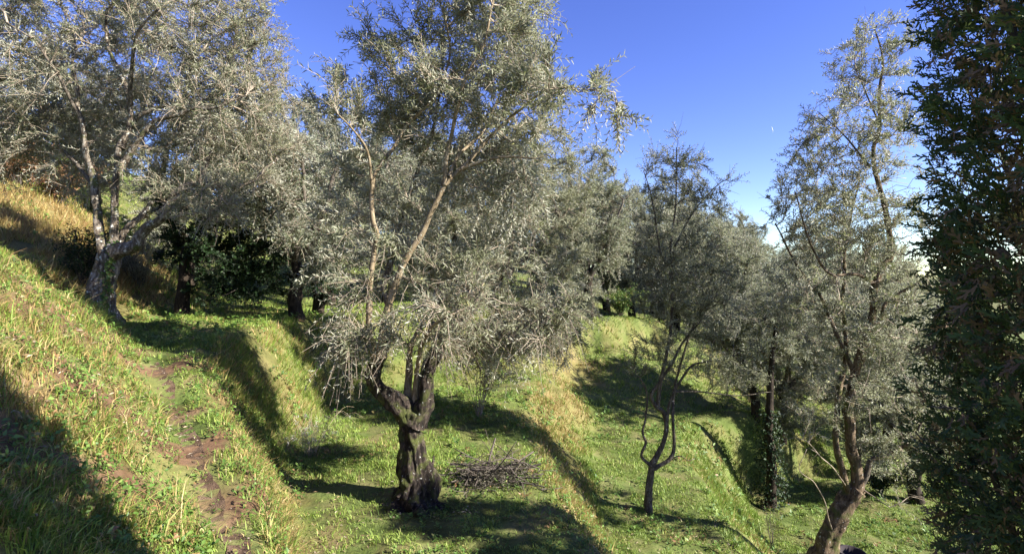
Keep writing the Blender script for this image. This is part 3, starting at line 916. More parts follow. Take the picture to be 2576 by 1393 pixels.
T7.grow(in_crown(crown7, 1150, 34, 0.40), 0.17, 2.2, 0.2, (0, 0, 0.08), M['twig_dark'], 0.0045, 0.02)
T7.foliage(42000, 0.072, 0.017, 8, 0.34, 0.12, tmat=M['twig_dark'], up=0.6, bare=0.22, shoot_r=0.0034, thin=0.33)

# ---- the tall olive on the right with the leaning trunk
d8 = 9.2
b8 = on_ground(2046, d8)
T8 = Tree('olive_tree', 'tall sparse olive with thick leaning brown trunk beside the lawn at lower right', 'tree', b8, seed=25)
T8.limb([b8 + W3(0, 0, -0.1), at(2060, 1420, d8), at(2077, 1380, d8), at(2095, 1330, d8), at(2120, 1282, d8), at(2143, 1252, d8), at(2157, 1232, d8)], 0.20, 0.145, M['bark_right'], 'trunk', 0.03, 26, 0.25, 0.03, 6, rb)
for q, r0, r1, mt in (
    ([(2143, 1250), (2123, 1200), (2111, 1149), (2104, 1096), (2110, 1000, 0.2), (2128, 890, 0.3), (2120, 760, 0.4), (2130, 600, 0.5), (2160, 450, 0.5)], 0.06, 0.015, 'bark_right'),
    ([(2155, 1235), (2155, 1177), (2143, 1133), (2136, 1073), (2135, 1022), (2151, 941), (2165, 890), (2182, 840), (2198, 790), (2199, 715), (2222, 670), (2242, 640), (2230, 540), (2196, 400), (2210, 312), (2212, 217), (2221, 150), (2200, 70)], 0.095, 0.012, 'bark_right'),
    ([(2160, 1232), (2180, 1183), (2190, 1156), (2242, 1138), (2290, 1110, -0.2), (2330, 1040, -0.3)], 0.055, 0.015, 'bark_slim'),
    ([(2160, 895), (2190, 850, -0.2), (2218, 800, -0.3), (2226, 770, -0.3), (2245, 748, -0.3), (2313, 710, -0.4), (2360, 660, -0.4)], 0.042, 0.014, 'bark_right'),
    ([(2130, 1225), (2100, 1180, -0.3), (2070, 1150, -0.4), (2035, 1115, -0.5), (2000, 1100, -0.6)], 0.013, 0.005, 'twig'),
    ([(2095, 1338, -0.1), (2085, 1300, -0.2), (2075, 1260, -0.3), (2050, 1215, -0.4), (2010, 1180, -0.5), (2030, 1130, -0.6)], 0.011, 0.005, 'twig'),
    ([(2150, 940), (2100, 830, 0.3), (2060, 740, 0.5), (2000, 660, 0.6), (1950, 560, 0.7)], 0.04, 0.012, 'bark_right'),
    ([(2200, 715), (2150, 690, -0.2), (2090, 690, -0.3), (2040, 620, -0.4), (2000, 480, -0.4)], 0.032, 0.01, 'bark_right'),
    ([(2165, 1228), (2200, 1250, -0.3), (2240, 1275, -0.5)], 0.014, 0.006, 'twig'),
    ([(2210, 312), (2180, 240, -0.1), (2150, 170, -0.2)], 0.018, 0.007, 'bark_right'),
    ([(2190, 420), (2120, 340, 0.2), (2060, 280, 0.3)], 0.02, 0.007, 'bark_right')):
    T8.limb(px(q, d8), r0, r1, M[mt], 'limb', 0.06, 9, 0.18, 0.025)
crown8 = [(2195, 150, 9.2, 95, 110, 0.8, 2.2), (2215, 60, 9.2, 34, 38, 0.3, 4), (2150, 330, 9.2, 150, 130, 1.1, 1.5), (2050, 300, 9.3, 45, 60, 0.5, 1.3), (2110, 540, 9.3, 170, 150, 1.3), (2130, 760, 9.3, 200, 150, 1.4, 0.8), (2190, 940, 9.2, 160, 130, 1.2, 0.6), (2080, 980, 9.0, 110, 100, 0.9, 0.7), (2250, 1130, 8.9, 70, 60, 0.5, 0.7), (2300, 700, 8.9, 80, 200, 0.8), (2210, 560, 9.0, 110, 150, 0.7, 3.0), (2250, 400, 9.1, 80, 130, 0.7, 2.2), (2090, 480, 9.3, 140, 120, 0.9, 1.6), (2120, 620, 9.2, 160, 90, 0.8, 1.8), (2010, 1130, 8.6, 70, 50, 0.5), (2290, 1230, 8.8, 50, 70, 0.4)]
T8.grow(in_crown(crown8, 2500, 35, 0.12), 0.16, 2.2, 0.18, (0, 0, 0.05), M['twig'], 0.0042, 0.02)
T8.foliage(62000, 0.078, 0.0185, 8, 0.3, 0.15, up=0.5, bare=0.26, shoot_r=0.0036)

# ---- dark evergreens in the shade behind the terrace
def evergreen(u, d, label, stem, blobs, nl, seed, h=0.5):
    b = on_ground(u, d)
    T = Tree('evergreen_tree', label, 'tree', b, 'dark evergreens behind the terrace', seed)
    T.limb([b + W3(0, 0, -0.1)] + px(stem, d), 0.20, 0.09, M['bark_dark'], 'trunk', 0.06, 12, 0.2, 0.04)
    T.grow(in_crown(blobs, 550, seed, 0.36, 0.7), 0.24, 3.0, 0.3, (0, 0, 0), M['twig_dark'], 0.006, 0.05)
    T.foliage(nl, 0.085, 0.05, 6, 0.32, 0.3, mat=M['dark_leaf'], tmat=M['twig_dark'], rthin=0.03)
    return T
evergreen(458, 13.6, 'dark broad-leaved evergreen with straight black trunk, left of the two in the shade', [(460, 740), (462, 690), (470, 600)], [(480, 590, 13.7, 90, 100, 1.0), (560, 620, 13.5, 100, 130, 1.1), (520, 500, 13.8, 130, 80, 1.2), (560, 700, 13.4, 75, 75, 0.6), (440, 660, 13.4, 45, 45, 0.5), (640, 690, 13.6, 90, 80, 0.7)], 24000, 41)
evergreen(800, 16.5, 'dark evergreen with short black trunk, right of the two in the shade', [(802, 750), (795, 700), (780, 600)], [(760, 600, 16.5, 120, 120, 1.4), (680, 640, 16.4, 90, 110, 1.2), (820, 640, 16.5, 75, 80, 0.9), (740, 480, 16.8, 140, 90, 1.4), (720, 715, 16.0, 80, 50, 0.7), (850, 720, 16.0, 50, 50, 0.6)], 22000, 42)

# ------------------------------------------------------------------ olives further back: three kinds built once, then copied
def proto(seed, h=6.0, wide=1.0, lean=0.0):
    T = Tree('olive_tree', 'olive', 'tree', (0, 0, 0), None, seed)
    rg = np.random.default_rng(seed)
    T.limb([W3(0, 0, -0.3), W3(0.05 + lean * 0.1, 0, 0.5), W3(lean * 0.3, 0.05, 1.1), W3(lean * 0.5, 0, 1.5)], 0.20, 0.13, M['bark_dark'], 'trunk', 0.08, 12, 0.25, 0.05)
    for k in range(5):
        a = k * 1.257 + rg.uniform(-0.4, 0.4)
        o = W3(math.cos(a), math.sin(a), 0)
        T.limb([W3(lean * 0.5, 0, 1.45), W3(lean * 0.5, 0, 2.1) + o * 0.45, W3(lean, 0, 3.0) + o * 0.9 * wide, W3(lean, 0, 4.1) + o * 1.3 * wide], 0.09, 0.03, M['bark_slim'], 'limb', 0.15, 7, 0.2, 0.08)
    C = []
    for k in range(9):
        a = k * 2.4 + rg.uniform(-0.3, 0.3)
        rr = rg.uniform(0.5, 1.35) * wide
        C.append((lean + math.cos(a) * rr, math.sin(a) * rr, rg.uniform(1.5, h - 1.2), rg.uniform(0.8, 1.25) * wide, rg.uniform(0.8, 1.2)))
    C.append((lean, 0, h - 1.3, 1.0 * wide, 1.3))
    pts = []
    for c in C:
        q = nrm(rg.normal(size=(190, 3))) * rg.random((190, 1)) ** 0.42
        pts.append(q * [c[3], c[3], c[4]] + [c[0], c[1], c[2]])
    pts = np.vstack(pts)
    pts = pts[fbm(pts * 0.8, seed, 2) > 0.38]
    T.grow(pts, 0.26, 3.0, 0.3, (0, 0, 0.03), M['twig_dark'], 0.008, 0.05)
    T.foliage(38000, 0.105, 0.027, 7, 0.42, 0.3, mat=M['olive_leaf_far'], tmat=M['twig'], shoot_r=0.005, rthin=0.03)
    return T.root

PROTO = [proto(51), proto(52, 6.4, 0.85, 0.3), proto(53, 5.6, 1.15, -0.3)]
used = set()
def place(k, u, d, sc, rz, label, group=None, sz=1.0):
    src = PROTO[k]
    if k not in used:
        used.add(k); o = src
    else:
        o = src.copy(); COL.objects.link(o)
        for ch in src.children:
            c = ch.copy(); COL.objects.link(c); c.parent = o
    b = on_ground(u, d)
    o.location = tuple(b)
    o.rotation_euler = (0, 0, rz)
    o.scale = (sc, sc, sc * sz)
    tag(o, label, 'tree', group)
    return o
place(0, 1481, 22.3, 1.22, 0.4, 'olive with short dark trunk on a sunlit grassy edge, beyond the slender olive')
BG = 'olives in the background'
place(1, 1590, 27.5, 1.15, 2.0, 'background olive just right of the one with short dark trunk', BG)
place(2, 1700, 26.5, 1.2, 1.2, 'background olive directly behind the slender young olive', BG)
place(0, 1850, 25.5, 1.12, 3.3, 'background olive to the right of the slender young olive', BG)
place(1, 1965, 17.8, 0.95, 4.4, 'background olive between the slender olive and the tall right olive', BG)
place(2, 2080, 24.5, 1.05, 0.9, 'background olive behind the left side of the tall right olive', BG)
place(0, 2230, 21.0, 0.95, 5.2, 'background olive behind the tall right olive, beside the cypress', BG)
place(1, 1640, 35.0, 1.35, 5.5, 'far olive on the skyline left of the slender olive', BG)
place(2, 1790, 34.0, 1.2, 2.6, 'far olive on the skyline behind the slender olive', BG)
place(0, 1960, 34.0, 1.1, 1.9, 'far olive low on the skyline left of the tall right olive', BG)
place(1, 2180, 34.0, 1.0, 3.0, 'far olive low on the skyline behind the tall right olive', BG)
place(2, 1350, 26.0, 1.35, 4.0, 'far olive behind the right part of the centre crown', BG)
place(0, 1150, 23.0, 1.30, 2.2, 'far olive behind the middle of the centre crown', BG)
place(1, 970, 21.5, 1.30, 0.3, 'background olive behind the left part of the centre crown', BG)
place(2, 830, 19.5, 1.30, 3.7, 'background olive above the right-hand dark evergreen', BG)
place(0, 745, 14.0, 1.05, 4.9, 'background olive between the big left olive and the centre olive', BG)
place(1, 470, 19.0, 1.15, 1.4, 'background olive behind the crown of the big left olive', BG)
place(1, 2310, 16.0, 1.12, 2.4, 'low olive seen between the tall right olive and the cypress', BG)
place(2, 2210, 27.0, 1.15, 1.1, 'far olive behind the upper trunk of the tall right olive', BG)
place(1, 1528, 31.0, 1.25, 2.7, 'far olive seen just above the short dark trunk on the sunlit edge', BG)
place(2, 60, 19.5, 0.95, 2.9, 'olive higher up the hill at the left edge', BG)
place(0, 240, 21.0, 1.05, 0.2, 'olive up the hill behind the trunk of the big left olive', BG)

rgb = np.random.default_rng(77)
ORD = ['first', 'second', 'third', 'fourth', 'fifth', 'sixth', 'seventh', 'eighth', 'ninth', 'tenth', 'eleventh', 'twelfth', 'thirteenth', 'fourteenth']
ROW = sorted([1420, 1530, 1610, 1720, 1830, 1900, 2010, 2120, 2240, 1240, 1050, 900, 760, 600])
for k, u in enumerate(ROW):
    place(k % 3, u + rgb.uniform(-25, 25), rgb.uniform(40, 55) if u > 1400 else rgb.uniform(30, 40), rgb.uniform(1.15, 1.5), rgb.uniform(0, 6), 'small olive in the far row beyond the terraces, %s from the left' % ORD[k], 'olives in the far row')
for k, (u, d) in enumerate([(1660, 28.5), (1790, 26.0), (2020, 28.0), (2150, 18.5), (1900, 17.5)]):
    place((k + 1) % 3, u, d, [1.1, 1.1, 1.15, 0.85, 0.85][k], k * 1.7, ['low olive filling the gap behind the slender olive, to its left', 'low olive filling the gap behind the slender olive, to its right', 'low olive seen through the left side of the tall right olive', 'low olive at the far end of the lawn behind the tall right olive', 'low olive beside the dark bank left of the lawn'][k], BG)

# ------------------------------------------------------------------ cypress at the right edge
def spray(rg, n1=4, n2=0, L=0.034, w=0.0027):
    """one flat fan of cypress twiglets: strips along a stem, side shoots and their side shoots (local: x along, y across)"""
    co, f = [], []
    def strip(a, b, w0, w1):
        d = b - a
        s = nrm(np.array([-d[1], d[0], 0.0]))
        k = len(co)
        co.extend([a - s * w0, a + s * w0, b + s * w1, b - s * w1]); f.append([k, k + 1, k + 2, k + 3])
    strip(np.zeros(3), np.array([L, 0, rg.normal(0, 0.008)]), w * 0.8, w * 0.5)
    for i in range(n1):
        t = (i + 0.7) / (n1 + 0.2)
        sg = 1 if i % 2 else -1
        a = np.array([L * t, 0, 0])
        l1 = L * 0.5 * (1 - 0.55 * t) * rg.uniform(0.75, 1.2)
        an = sg * rg.uniform(0.35, 0.75)
        b = a + l1 * np.array([math.cos(an), math.sin(an), rg.normal(0, 0.18)])
        strip(a, b, w, w * 0.55)
        for j in range(n2):
            t2 = (j + 0.6) / max(n2, 1)
            sg2 = 1 if j % 2 else -1
            a2 = a + (b - a) * t2
            an2 = an + sg2 * rg.uniform(0.5, 0.8)
            l2 = l1 * 0.45 * (1.15 - 0.6 * t2) * rg.uniform(0.7, 1.2)
            strip(a2, a2 + l2 * np.array([math.cos(an2), math.sin(an2), rg.normal(0, 0.2)]), w, w * 0.5)
    return np.array(co), np.array(f)

def cypress(name, label, base, top, rad, n_near, n_rest, seed, facing=None, scale=1.0, group=None):
    rg = np.random.default_rng(seed)
    T = Tree(name, label, 'tree', base, group, seed)
    base = np.asarray(base, float)
    hgt = top - base[2]
    def prof(z):                              # column: narrow foot, full body, pointed top
        t = np.clip((z - base[2]) / hgt, 0, 1)
        return rad * np.minimum(1, 0.55 + t * 3.5) * np.sqrt(np.clip(1 - t ** 4.0, 0.02, 1))
    mb = MB()
    tube(mb, np.array([base + W3(0, 0, -0.2), base + W3(0.03, 0, hgt * 0.4), base + W3(0, 0.02, hgt * 0.93)]), [rad * 0.22, rad * 0.15, 0.02], 10, 0.15)
    T.part('trunk', mb, M['bark_right'], True)
    mb = MB()
    nb = int(40 * hgt / 8)
    for k in range(nb):                       # steep branches
        z0 = base[2] + hgt * (0.06 + 0.8 * k / nb)
        a = k * 2.4
        r = prof(np.array([z0 + 0.7]))[0] * 0.88
        o = W3(math.cos(a), math.sin(a), 0)
        b0_ = np.array([base[0], base[1], z0])
        tube(mb, spline(np.array([b0_, b0_ + o * r * 0.5 + W3(0, 0, 0.35), b0_ + o * r + W3(0, 0, 1.1)]), 0.15), np.linspace(0.022, 0.006, len(spline(np.array([b0_, b0_ + o * r * 0.5 + W3(0, 0, 0.35), b0_ + o * r + W3(0, 0, 1.1)]), 0.15))), 5)
    T.part('branches', mb, M['twig_dark'], True, 'stuff')
    mb = MB()
    def scatter(n, zlo, zhi, amin, amax, protos, sc, inner=0.30, plume=1):
        n = n // plume
        z = rg.uniform(zlo, zhi, n)
        a = rg.uniform(amin, amax, n)
        lump = fbm(np.stack([np.cos(a) * 2.6, np.sin(a) * 2.6, z * 2.2], -1), seed, 3)
        depth = rg.random(n) ** 2.2 * inner
        r = prof(z) * (0.84 + 0.34 * lump) * (1 - depth)
        keep = lump > 0.30 + 0.10 * rg.random(n)
        o = np.stack([np.cos(a), np.sin(a), np.zeros(n)], -1)
        p = np.array([base[0], base[1], 0]) + o * r[:, None] + np.stack([np.zeros(n), np.zeros(n), z], -1)
        hang = rg.random(n) < 0.22
        x = nrm(o * rg.uniform(0.35, 1.0, (n, 1)) + W3(0, 0, 1) * np.where(hang, -0.8, 0.75)[:, None] + rg.normal(0, 0.4, (n, 3)))
        y = nrm(np.cross(x, nrm(o + rg.normal(0, 0.6, (n, 3)))))
        w = np.cross(x, y)
        if plume > 1:                          # sprays gathered in plumes that share a direction
            p = np.repeat(p, plume, 0); x0 = np.repeat(x, plume, 0); o = np.repeat(o, plume, 0)
            keep = np.repeat(keep, plume); depth = np.repeat(depth, plume); hang = np.repeat(hang, plume)
            n = len(p)
            t = rg.random((n, 1))
            p = p + x0 * (t - 0.4) * 0.13 + rg.normal(0, 0.013, (n, 3)) * (1.3 - t) * 1.25
            x = nrm(x0 + rg.normal(0, 0.42, (n, 3)))
            y = nrm(np.cross(x, nrm(o + rg.normal(0, 0.6, (n, 3)))))
            w = np.cross(x, y)
        brown = rg.random(n) < np.clip(0.24 + depth / inner * 0.6 + np.where(hang, 0.3, 0) + 0.22 * np.clip(-p[:, 2], 0, 1), 0, 1) * np.clip(fbm(p * 2.4, seed + 3, 2) * 2.6 - 0.6, 0.1, 1.4)
        tone = np.where(brown, rg.uniform(0.77, 1.0, n), rg.uniform(0.0, 0.72, n))
        s = sc * rg.uniform(0.7, 1.35, n)
        which = rg.integers(0, len(protos), n)
        for q, (co, f) in enumerate(protos):
            i = np.where((which == q) & keep)[0]
            if len(i) == 0:
                continue
            V = p[i][:, None] + s[i][:, None, None] * (co[None, :, 0:1] * x[i][:, None] + co[None, :, 1:2] * y[i][:, None] + (co[None, :, 2:3] - 0.9 * co[None, :, 0:1] ** 2) * w[i][:, None])
            F4 = (np.arange(len(i))[:, None, None] * len(co) + f[None]).reshape(-1, 4)
            mb.add(V.reshape(-1, 3), f4=F4, rnd=np.repeat(np.clip(tone[i] + 0.0, 0, 1), len(co)))
    fine = [spray(rg) for _ in range(5)]
    rough_ = [spray(rg, 6, 1, 0.13, 0.009) for _ in range(4)]
    if facing is not None:
        scatter(n_near, -1.25, 1.35, facing - 2.0, facing + 2.0, fine, 1.0 * scale, 0.6, 13)
        scatter(n_rest // 2, -1.25, 1.5, facing + 2.0, facing + 4.28, rough_, 0.75 * scale, 0.6)
        scatter(n_rest // 2, 1.5, top, 0, 2 * math.pi, rough_, 1.7 * scale, 0.5)
        scatter(n_rest // 3, base[2] + 0.2, -1.25, 0, 2 * math.pi, rough_, 1.0 * scale, 0.5)
    else:
        scatter(n_rest, base[2] + 0.2, top, 0, 2 * math.pi, rough_, 1.0 * scale, 0.5)
    T.part('foliage', mb, M['cypress'], False, 'stuff')
    T.prof = prof
    return T

cb = np.array([1.68, 1.26, 0.0])
cb[2] = H(cb[0], cb[1])[0]
CY = cypress('cypress_tree', 'tall dark cypress with small brown cones filling the right edge', cb, 4.6, 0.485, 46000, 4200, 61, facing=math.atan2(-cb[1], -cb[0]))
M['cone'] = plain_mat('cypress_cone', [(0.35, (0.07, 0.045, 0.025)), (0.65, (0.22, 0.16, 0.09))], 0.7, 60.0, 0.4)
import bmesh
def cone_mesh(seed):
    rg = np.random.default_rng(seed)
    bm = bmesh.new()
    bmesh.ops.create_icosphere(bm, subdivisions=2, radius=0.0165)
    cs = nrm(rg.normal(size=(11, 3)))
    for v in bm.verts:                        # plates with grooves between them
        n = np.array(v.co) / 0.0165
        dd = np.sort(np.linalg.norm(cs - n, axis=1))
        v.co = Vector(n * 0.0165 * (0.86 + 0.22 * min(1.0, (dd[1] - dd[0]) * 3.0)) * [1, 1, 1.12])
    me = bpy.data.meshes.new('cone'); bm.to_mesh(me); bm.free()
    me.materials.append(M['cone'])
    return me
CM = [cone_mesh(k) for k in range(3)]
for k, (u, v) in enumerate([(2407, 152), (2425, 157), (2413, 168), (2456, 179), (2466, 181), (2350, 251), (2362, 258), (2403, 322), (2418, 316), (2408, 341), (2520, 640), (2392, 560), (2448, 905)]):
    dr = nrm(at(u, v, 1.0))
    # walk in from the camera until just inside the outer sprays
    for tt in np.arange(0.8, 3.6, 0.01):
        q = dr * tt
        if math.hypot(q[0] - cb[0], q[1] - cb[1]) < 0.485 * 0.9:
            break
    o = link('cone', CM[k % 3], CY.root)
    o.location = tuple(q - cb)
    o.rotation_euler = (k, k * 2.1, k * 0.7)
CG = 'unseen cypresses added to cast shade'
c2 = np.array([8.0, 3.9, H(8.0, 3.9)[0]])  # added out of sight to throw shade across the middle terrace
cypress('cypress_tree', 'unseen cypress added behind the big cypress to shade the middle terrace', c2, 2.7, 0.9, 0, 2000, 62, scale=2.6, group=CG)
c3 = np.array([13.6, 9.2, H(13.6, 9.2)[0]])  # second unseen tree, put in for the shadow on the lawn
cypress('cypress_tree', 'unseen short cypress added behind the big cypress to shade the lawn', c3, -0.6, 1.2, 0, 2000, 63, scale=2.8, group=CG)

# ------------------------------------------------------------------ grass and weeds
def sample(n, dmin, dmax, power, amax=0.92, seed=1):
    """ground points inside the view cone (a little wider), denser near the camera"""
    rg = np.random.default_rng(seed)
    u = rg.random(n)
    a = 1 - power
    d = (dmin ** a + u * (dmax ** a - dmin ** a)) ** (1 / a)
    s = rg.uniform(-amax * (1.22 + 0.45 * np.clip((9 - d) / 4, 0, 1)), amax * 1.18)
    x, y = s * d, d
    return x, y, rg

def blades(mb, x, y, rg, hgt, wid, lean_down=0.5, dry=None, bend=0.5, one=False, out=None):
    n = len(x)
    z = H(x, y)
    gx, gy = slope(x, y)
    dn = np.stack([-gx, -gy, np.zeros(n)], -1)
    st = np.linalg.norm(dn, axis=1)
    rn = np.stack([rg.normal(size=n), rg.normal(size=n), np.zeros(n)], -1)
    hd = nrm(dn * lean_down * 1.3 + (rn * 0.55 if out is None else rn * 0.3 + out))
    lean = (0.35 + 0.5 * rg.random(n) + lean_down * 0.5 * np.minimum(st, 1))[:, None] * bend
    up = np.array([0, 0, 1.0])
    side = nrm(np.cross(hd, up) + rg.normal(0, 0.35, (n, 3)))
    b = np.stack([x, y, z - 0.012], -1)
    h = hgt[:, None]
    w = wid[:, None]
    if one:
        t = b + up * h * (1.0 - 0.3 * lean) + hd * h * 0.8 * lean
        mb.add(np.stack([b - side * w * 0.5, b + side * w * 0.5, t], 1).reshape(-1, 3), f3=np.arange(n)[:, None] * 3 + np.array([[0, 1, 2]]), rnd=np.repeat(np.clip(rg.normal(0.5, 0.24, n), 0, 1), 3), dry=np.repeat(dry, 3))
        return
    m = b + up * h * 0.55 + hd * h * 0.32 * lean
    t = b + up * h * (1.0 - 0.35 * lean) + hd * h * 1.05 * lean
    co = np.stack([b - side * w * 0.5, b + side * w * 0.5, m + side * w * 0.42, m - side * w * 0.42, t], 1).reshape(-1, 3)
    k = np.arange(n)[:, None] * 5
    mb.add(co, f3=k + np.array([[3, 2, 4]]), f4=k + np.array([[0, 1, 2, 3]]), rnd=np.repeat(np.clip(rg.normal(0.5, 0.24, n), 0, 1), 5), dry=np.repeat(dry, 5))

def clear(x, y, rg, wt=0.15):
    td = trail_dist(x, y)
    k = td > wt * (0.55 + 0.8 * fbm(xy0(x, y, 5.0), 14, 2))
    return k | (rg.random(len(x)) < 0.12)

gb = MB()
def grow_grass(n, d0_, d1_, power, h0, w0, seed, tall=False, one=False, tuft=0):
    out = None
    if tuft:                                     # blades fanning out from tufts
        x, y, rg = sample(n // tuft, d0_, d1_, power, seed=seed)
        x, y = np.repeat(x, tuft), np.repeat(y, tuft)
        n = len(x)
        off = rg.normal(0, 1, (n, 2)) * (0.018 + 0.004 * y)[:, None]
        x, y = x + off[:, 0], y + off[:, 1]
        out = np.column_stack([nrm(off), np.zeros(n)])
    else:
        x, y, rg = sample(n, d0_, d1_, power, seed=seed)
    k = clear(x, y, rg)
    if tall:
        k &= fbm(xy0(x, y, 1.3), 33, 2) > 0.55
    else:
        k &= fbm(xy0(x, y, 2.2), 36, 3) > 0.34 + 0.10 * rg.random(n)
    k &= rg.random(n) > 0.88 * bare_soil(x, y)
    x, y = x[k], y[k]
    if out is not None:
        out = out[k]
    dr = dryness(x, y)
    m = len(x)
    gx, gy = slope(x, y)
    st = np.hypot(gx, gy)
    clump = fbm(xy0(x, y, 3.2), 41, 3)
    hh = h0 * (0.45 + 1.1 * clump) * rg.uniform(0.5, 1.4, m) * (0.75 + 0.9 * smooth(0.25, 0.8, st)) * (1 + 1.2 * zone(x, y, HILL, 2.2)  - 0.3 * zone(x, y, C2L, 0.6))
    isdry = np.clip((rg.random(m) < dr).astype(float) * rg.uniform(0.6, 1.0, m) + rg.normal(0.06, 0.07, m), 0, 1)
    blades(gb, x, y, rg, hh, w0 * rg.uniform(0.6, 1.3, m) * np.clip(y / 6.0, 0.85, 6), 0.30, isdry, 1.0, one, out)
grow_grass(90000, 2.6, 8.5, 1.3, 0.062, 0.0085, 81)
grow_grass(84000, 2.6, 9.0, 1.3, 0.095, 0.0085, 85, tuft=12)
grow_grass(160000, 8.0, 20.0, 1.3, 0.08, 0.0115, 82, one=True)
grow_grass(60000, 8.0, 18.0, 1.3, 0.12, 0.0115, 86, one=True, tuft=10)
grow_grass(60000, 8.5, 15.0, 1.1, 0.085, 0.0115, 88, one=True)
grow_grass(80000, 12.0, 24.0, 1.2, 0.10, 0.0115, 87, one=True)
grow_grass(60000, 18.0, 42.0, 1.2, 0.15, 0.0115, 83, one=True)
grow_grass(14000, 2.8, 14.0, 1.4, 0.19, 0.0075, 84, True)
link('grass', gb.mesh('grass', M['grass']), kind='stuff')

# low broad-leaved weeds among the grass
wb = MB()
x, y, rg = sample(15000, 2.8, 17.0, 1.35, seed=91)
k = clear(x, y, rg, 0.2) & (fbm(xy0(x, y, 1.1), 57, 3) + 0.12 * zone(x, y, BANK, 1.4) > 0.49)
x, y = x[k], y[k]
nw = len(x)
per = 7
a = rg.uniform(0, 6.28, (nw, 1)) + np.arange(per)[None] * 0.9 + rg.normal(0, 0.2, (nw, per))
gx, gy = slope(x, y)
gn = nrm(np.stack([-gx, -gy, np.ones(nw)], -1))
t1 = nrm(np.cross(gn, np.array([0.2, 1.0, 0.1])))
t2 = np.cross(gn, t1)
size = rg.uniform(0.022, 0.06, (nw, 1)) * np.clip(y / 7.0, 0.8, 2)[:, None]
dirs = np.cos(a)[..., None] * t1[:, None] + np.sin(a)[..., None] * t2[:, None] + gn[:, None] * rg.uniform(0.25, 0.9, (nw, per, 1))
bp = np.stack([x, y, H(x, y)], -1)[:, None] + gn[:, None] * (size[..., None] * rg.uniform(0.2, 1.4, (nw, per, 1))) + rg.normal(0, 0.02, (nw, per, 3))
nv = np.broadcast_to(gn[:, None], dirs.shape) + rg.normal(0, 0.25, dirs.shape)
leaves(wb, bp.reshape(-1, 3), dirs.reshape(-1, 3), nv.reshape(-1, 3), (size * rg.uniform(0.8, 1.3, (nw, per))).ravel(), (size * rg.uniform(0.45, 0.7, (nw, per))).ravel(), 0.12, rnd=np.clip(np.repeat(rg.normal(0.5, 0.25, nw), per) + rg.normal(0, 0.1, nw * per), 0, 1))
link('weeds', wb.mesh('weeds', M['weed']), kind='stuff')

# fallen olive leaves lying in the grass
fb = MB()
x, y, rg = sample(9000, 2.8, 16.0, 1.3, seed=95)
k = fbm(xy0(x, y, 0.8), 58, 2) > 0.47
x, y = x[k], y[k]
nf = len(x)
a = rg.uniform(0, 6.28, nf)
leaves(fb, np.stack([x, y, H(x, y) + rg.uniform(0.015, 0.05, nf)], -1), np.stack([np.cos(a), np.sin(a), rg.normal(0, 0.2, nf)], -1), rg.normal(0, 0.3, (nf, 3)) + [0, 0, 1], rg.uniform(0.05, 0.08, nf), rg.uniform(0.014, 0.02, nf))
link('fallen_leaves', fb.mesh('fallen_leaves', leaf_mat('fallen_leaf', [(0.0, (0.12, 0.075, 0.04)), (0.5, (0.26, 0.18, 0.10)), (1.0, (0.40, 0.36, 0.26))], (0.36, 0.31, 0.23), 0.1, 0.7, 0.2)), kind='stuff')

# ------------------------------------------------------------------ shrubs, cut wood and other small things
def bush(name, label, base, size, nstem, nleaf, L, W, mat, smat, seed, spread=0.6, droop=0.15, rs=0.006, cat='shrub', leaf_from=0.35, group=None):
    """stems fanning from one foot, leaves along them"""
    rg = np.random.default_rng(seed)
    root = thing(name, label, cat, base, group)
    sm, lm = MB(), MB()
    pts, tang = [], []
    for k in range(nstem):
        a = rg.uniform(0, 6.28)
        o = W3(math.cos(a), math.sin(a), 0)
        h = size * rg.uniform(0.55, 1.1)
        sp = spread * rg.uniform(0.2, 1.0)
        P = [np.zeros(3) + o * 0.03 + W3(0, 0, -0.05), o * h * sp * 0.35 + W3(0, 0, h * 0.45), o * h * sp * 0.8 + W3(0, 0, h * 0.85), o * h * sp * 1.15 + W3(0, 0, h * (0.98 - droop * rg.random()))]
        P = spline(np.array(P) + rg.normal(0, size * 0.03, (4, 3)), size * 0.09)
        tube(sm, P, np.linspace(rs, rs * 0.35, len(P)), 4)
        for q in range(rg.integers(2, 5)):
            i = rg.integers(len(P) // 3, len(P) - 1)
            dd = nrm(P[min(i + 1, len(P) - 1)] - P[i - 1] + rg.normal(0, 0.6, 3) * np.linalg.norm(P[i] - P[i - 1]) * 2)
            b = P[i] + dd * size * rg.uniform(0.12, 0.3)
            tw = np.array([P[i], (P[i] + b) / 2 + rg.normal(0, size * 0.02, 3), b])
            tube(sm, tw, np.linspace(rs * 0.5, rs * 0.25, 3), 3)
            pts.extend(list(spline(tw, size * 0.04)))
        pts.extend(list(P[int(len(P) * leaf_from):]))
    pts = np.array(pts)
    link('stems', sm.mesh('stems', smat, True), root, 'stuff')
    if nleaf:
        i = rg.integers(0, len(pts), nleaf)
        d = nrm(rg.normal(size=(nleaf, 3)) + [0, 0, 0.2])
        leaves(lm, pts[i] + rg.normal(0, size * 0.03, (nleaf, 3)), d, nrm(rg.normal(size=(nleaf, 3)) * 0.6 + [0, -0.2, 0.8]), L * rg.uniform(0.6, 1.3, nleaf), W * rg.uniform(0.7, 1.2, nleaf))
        link('foliage', lm.mesh('foliage', mat, False), root, 'stuff')
    return root, pts

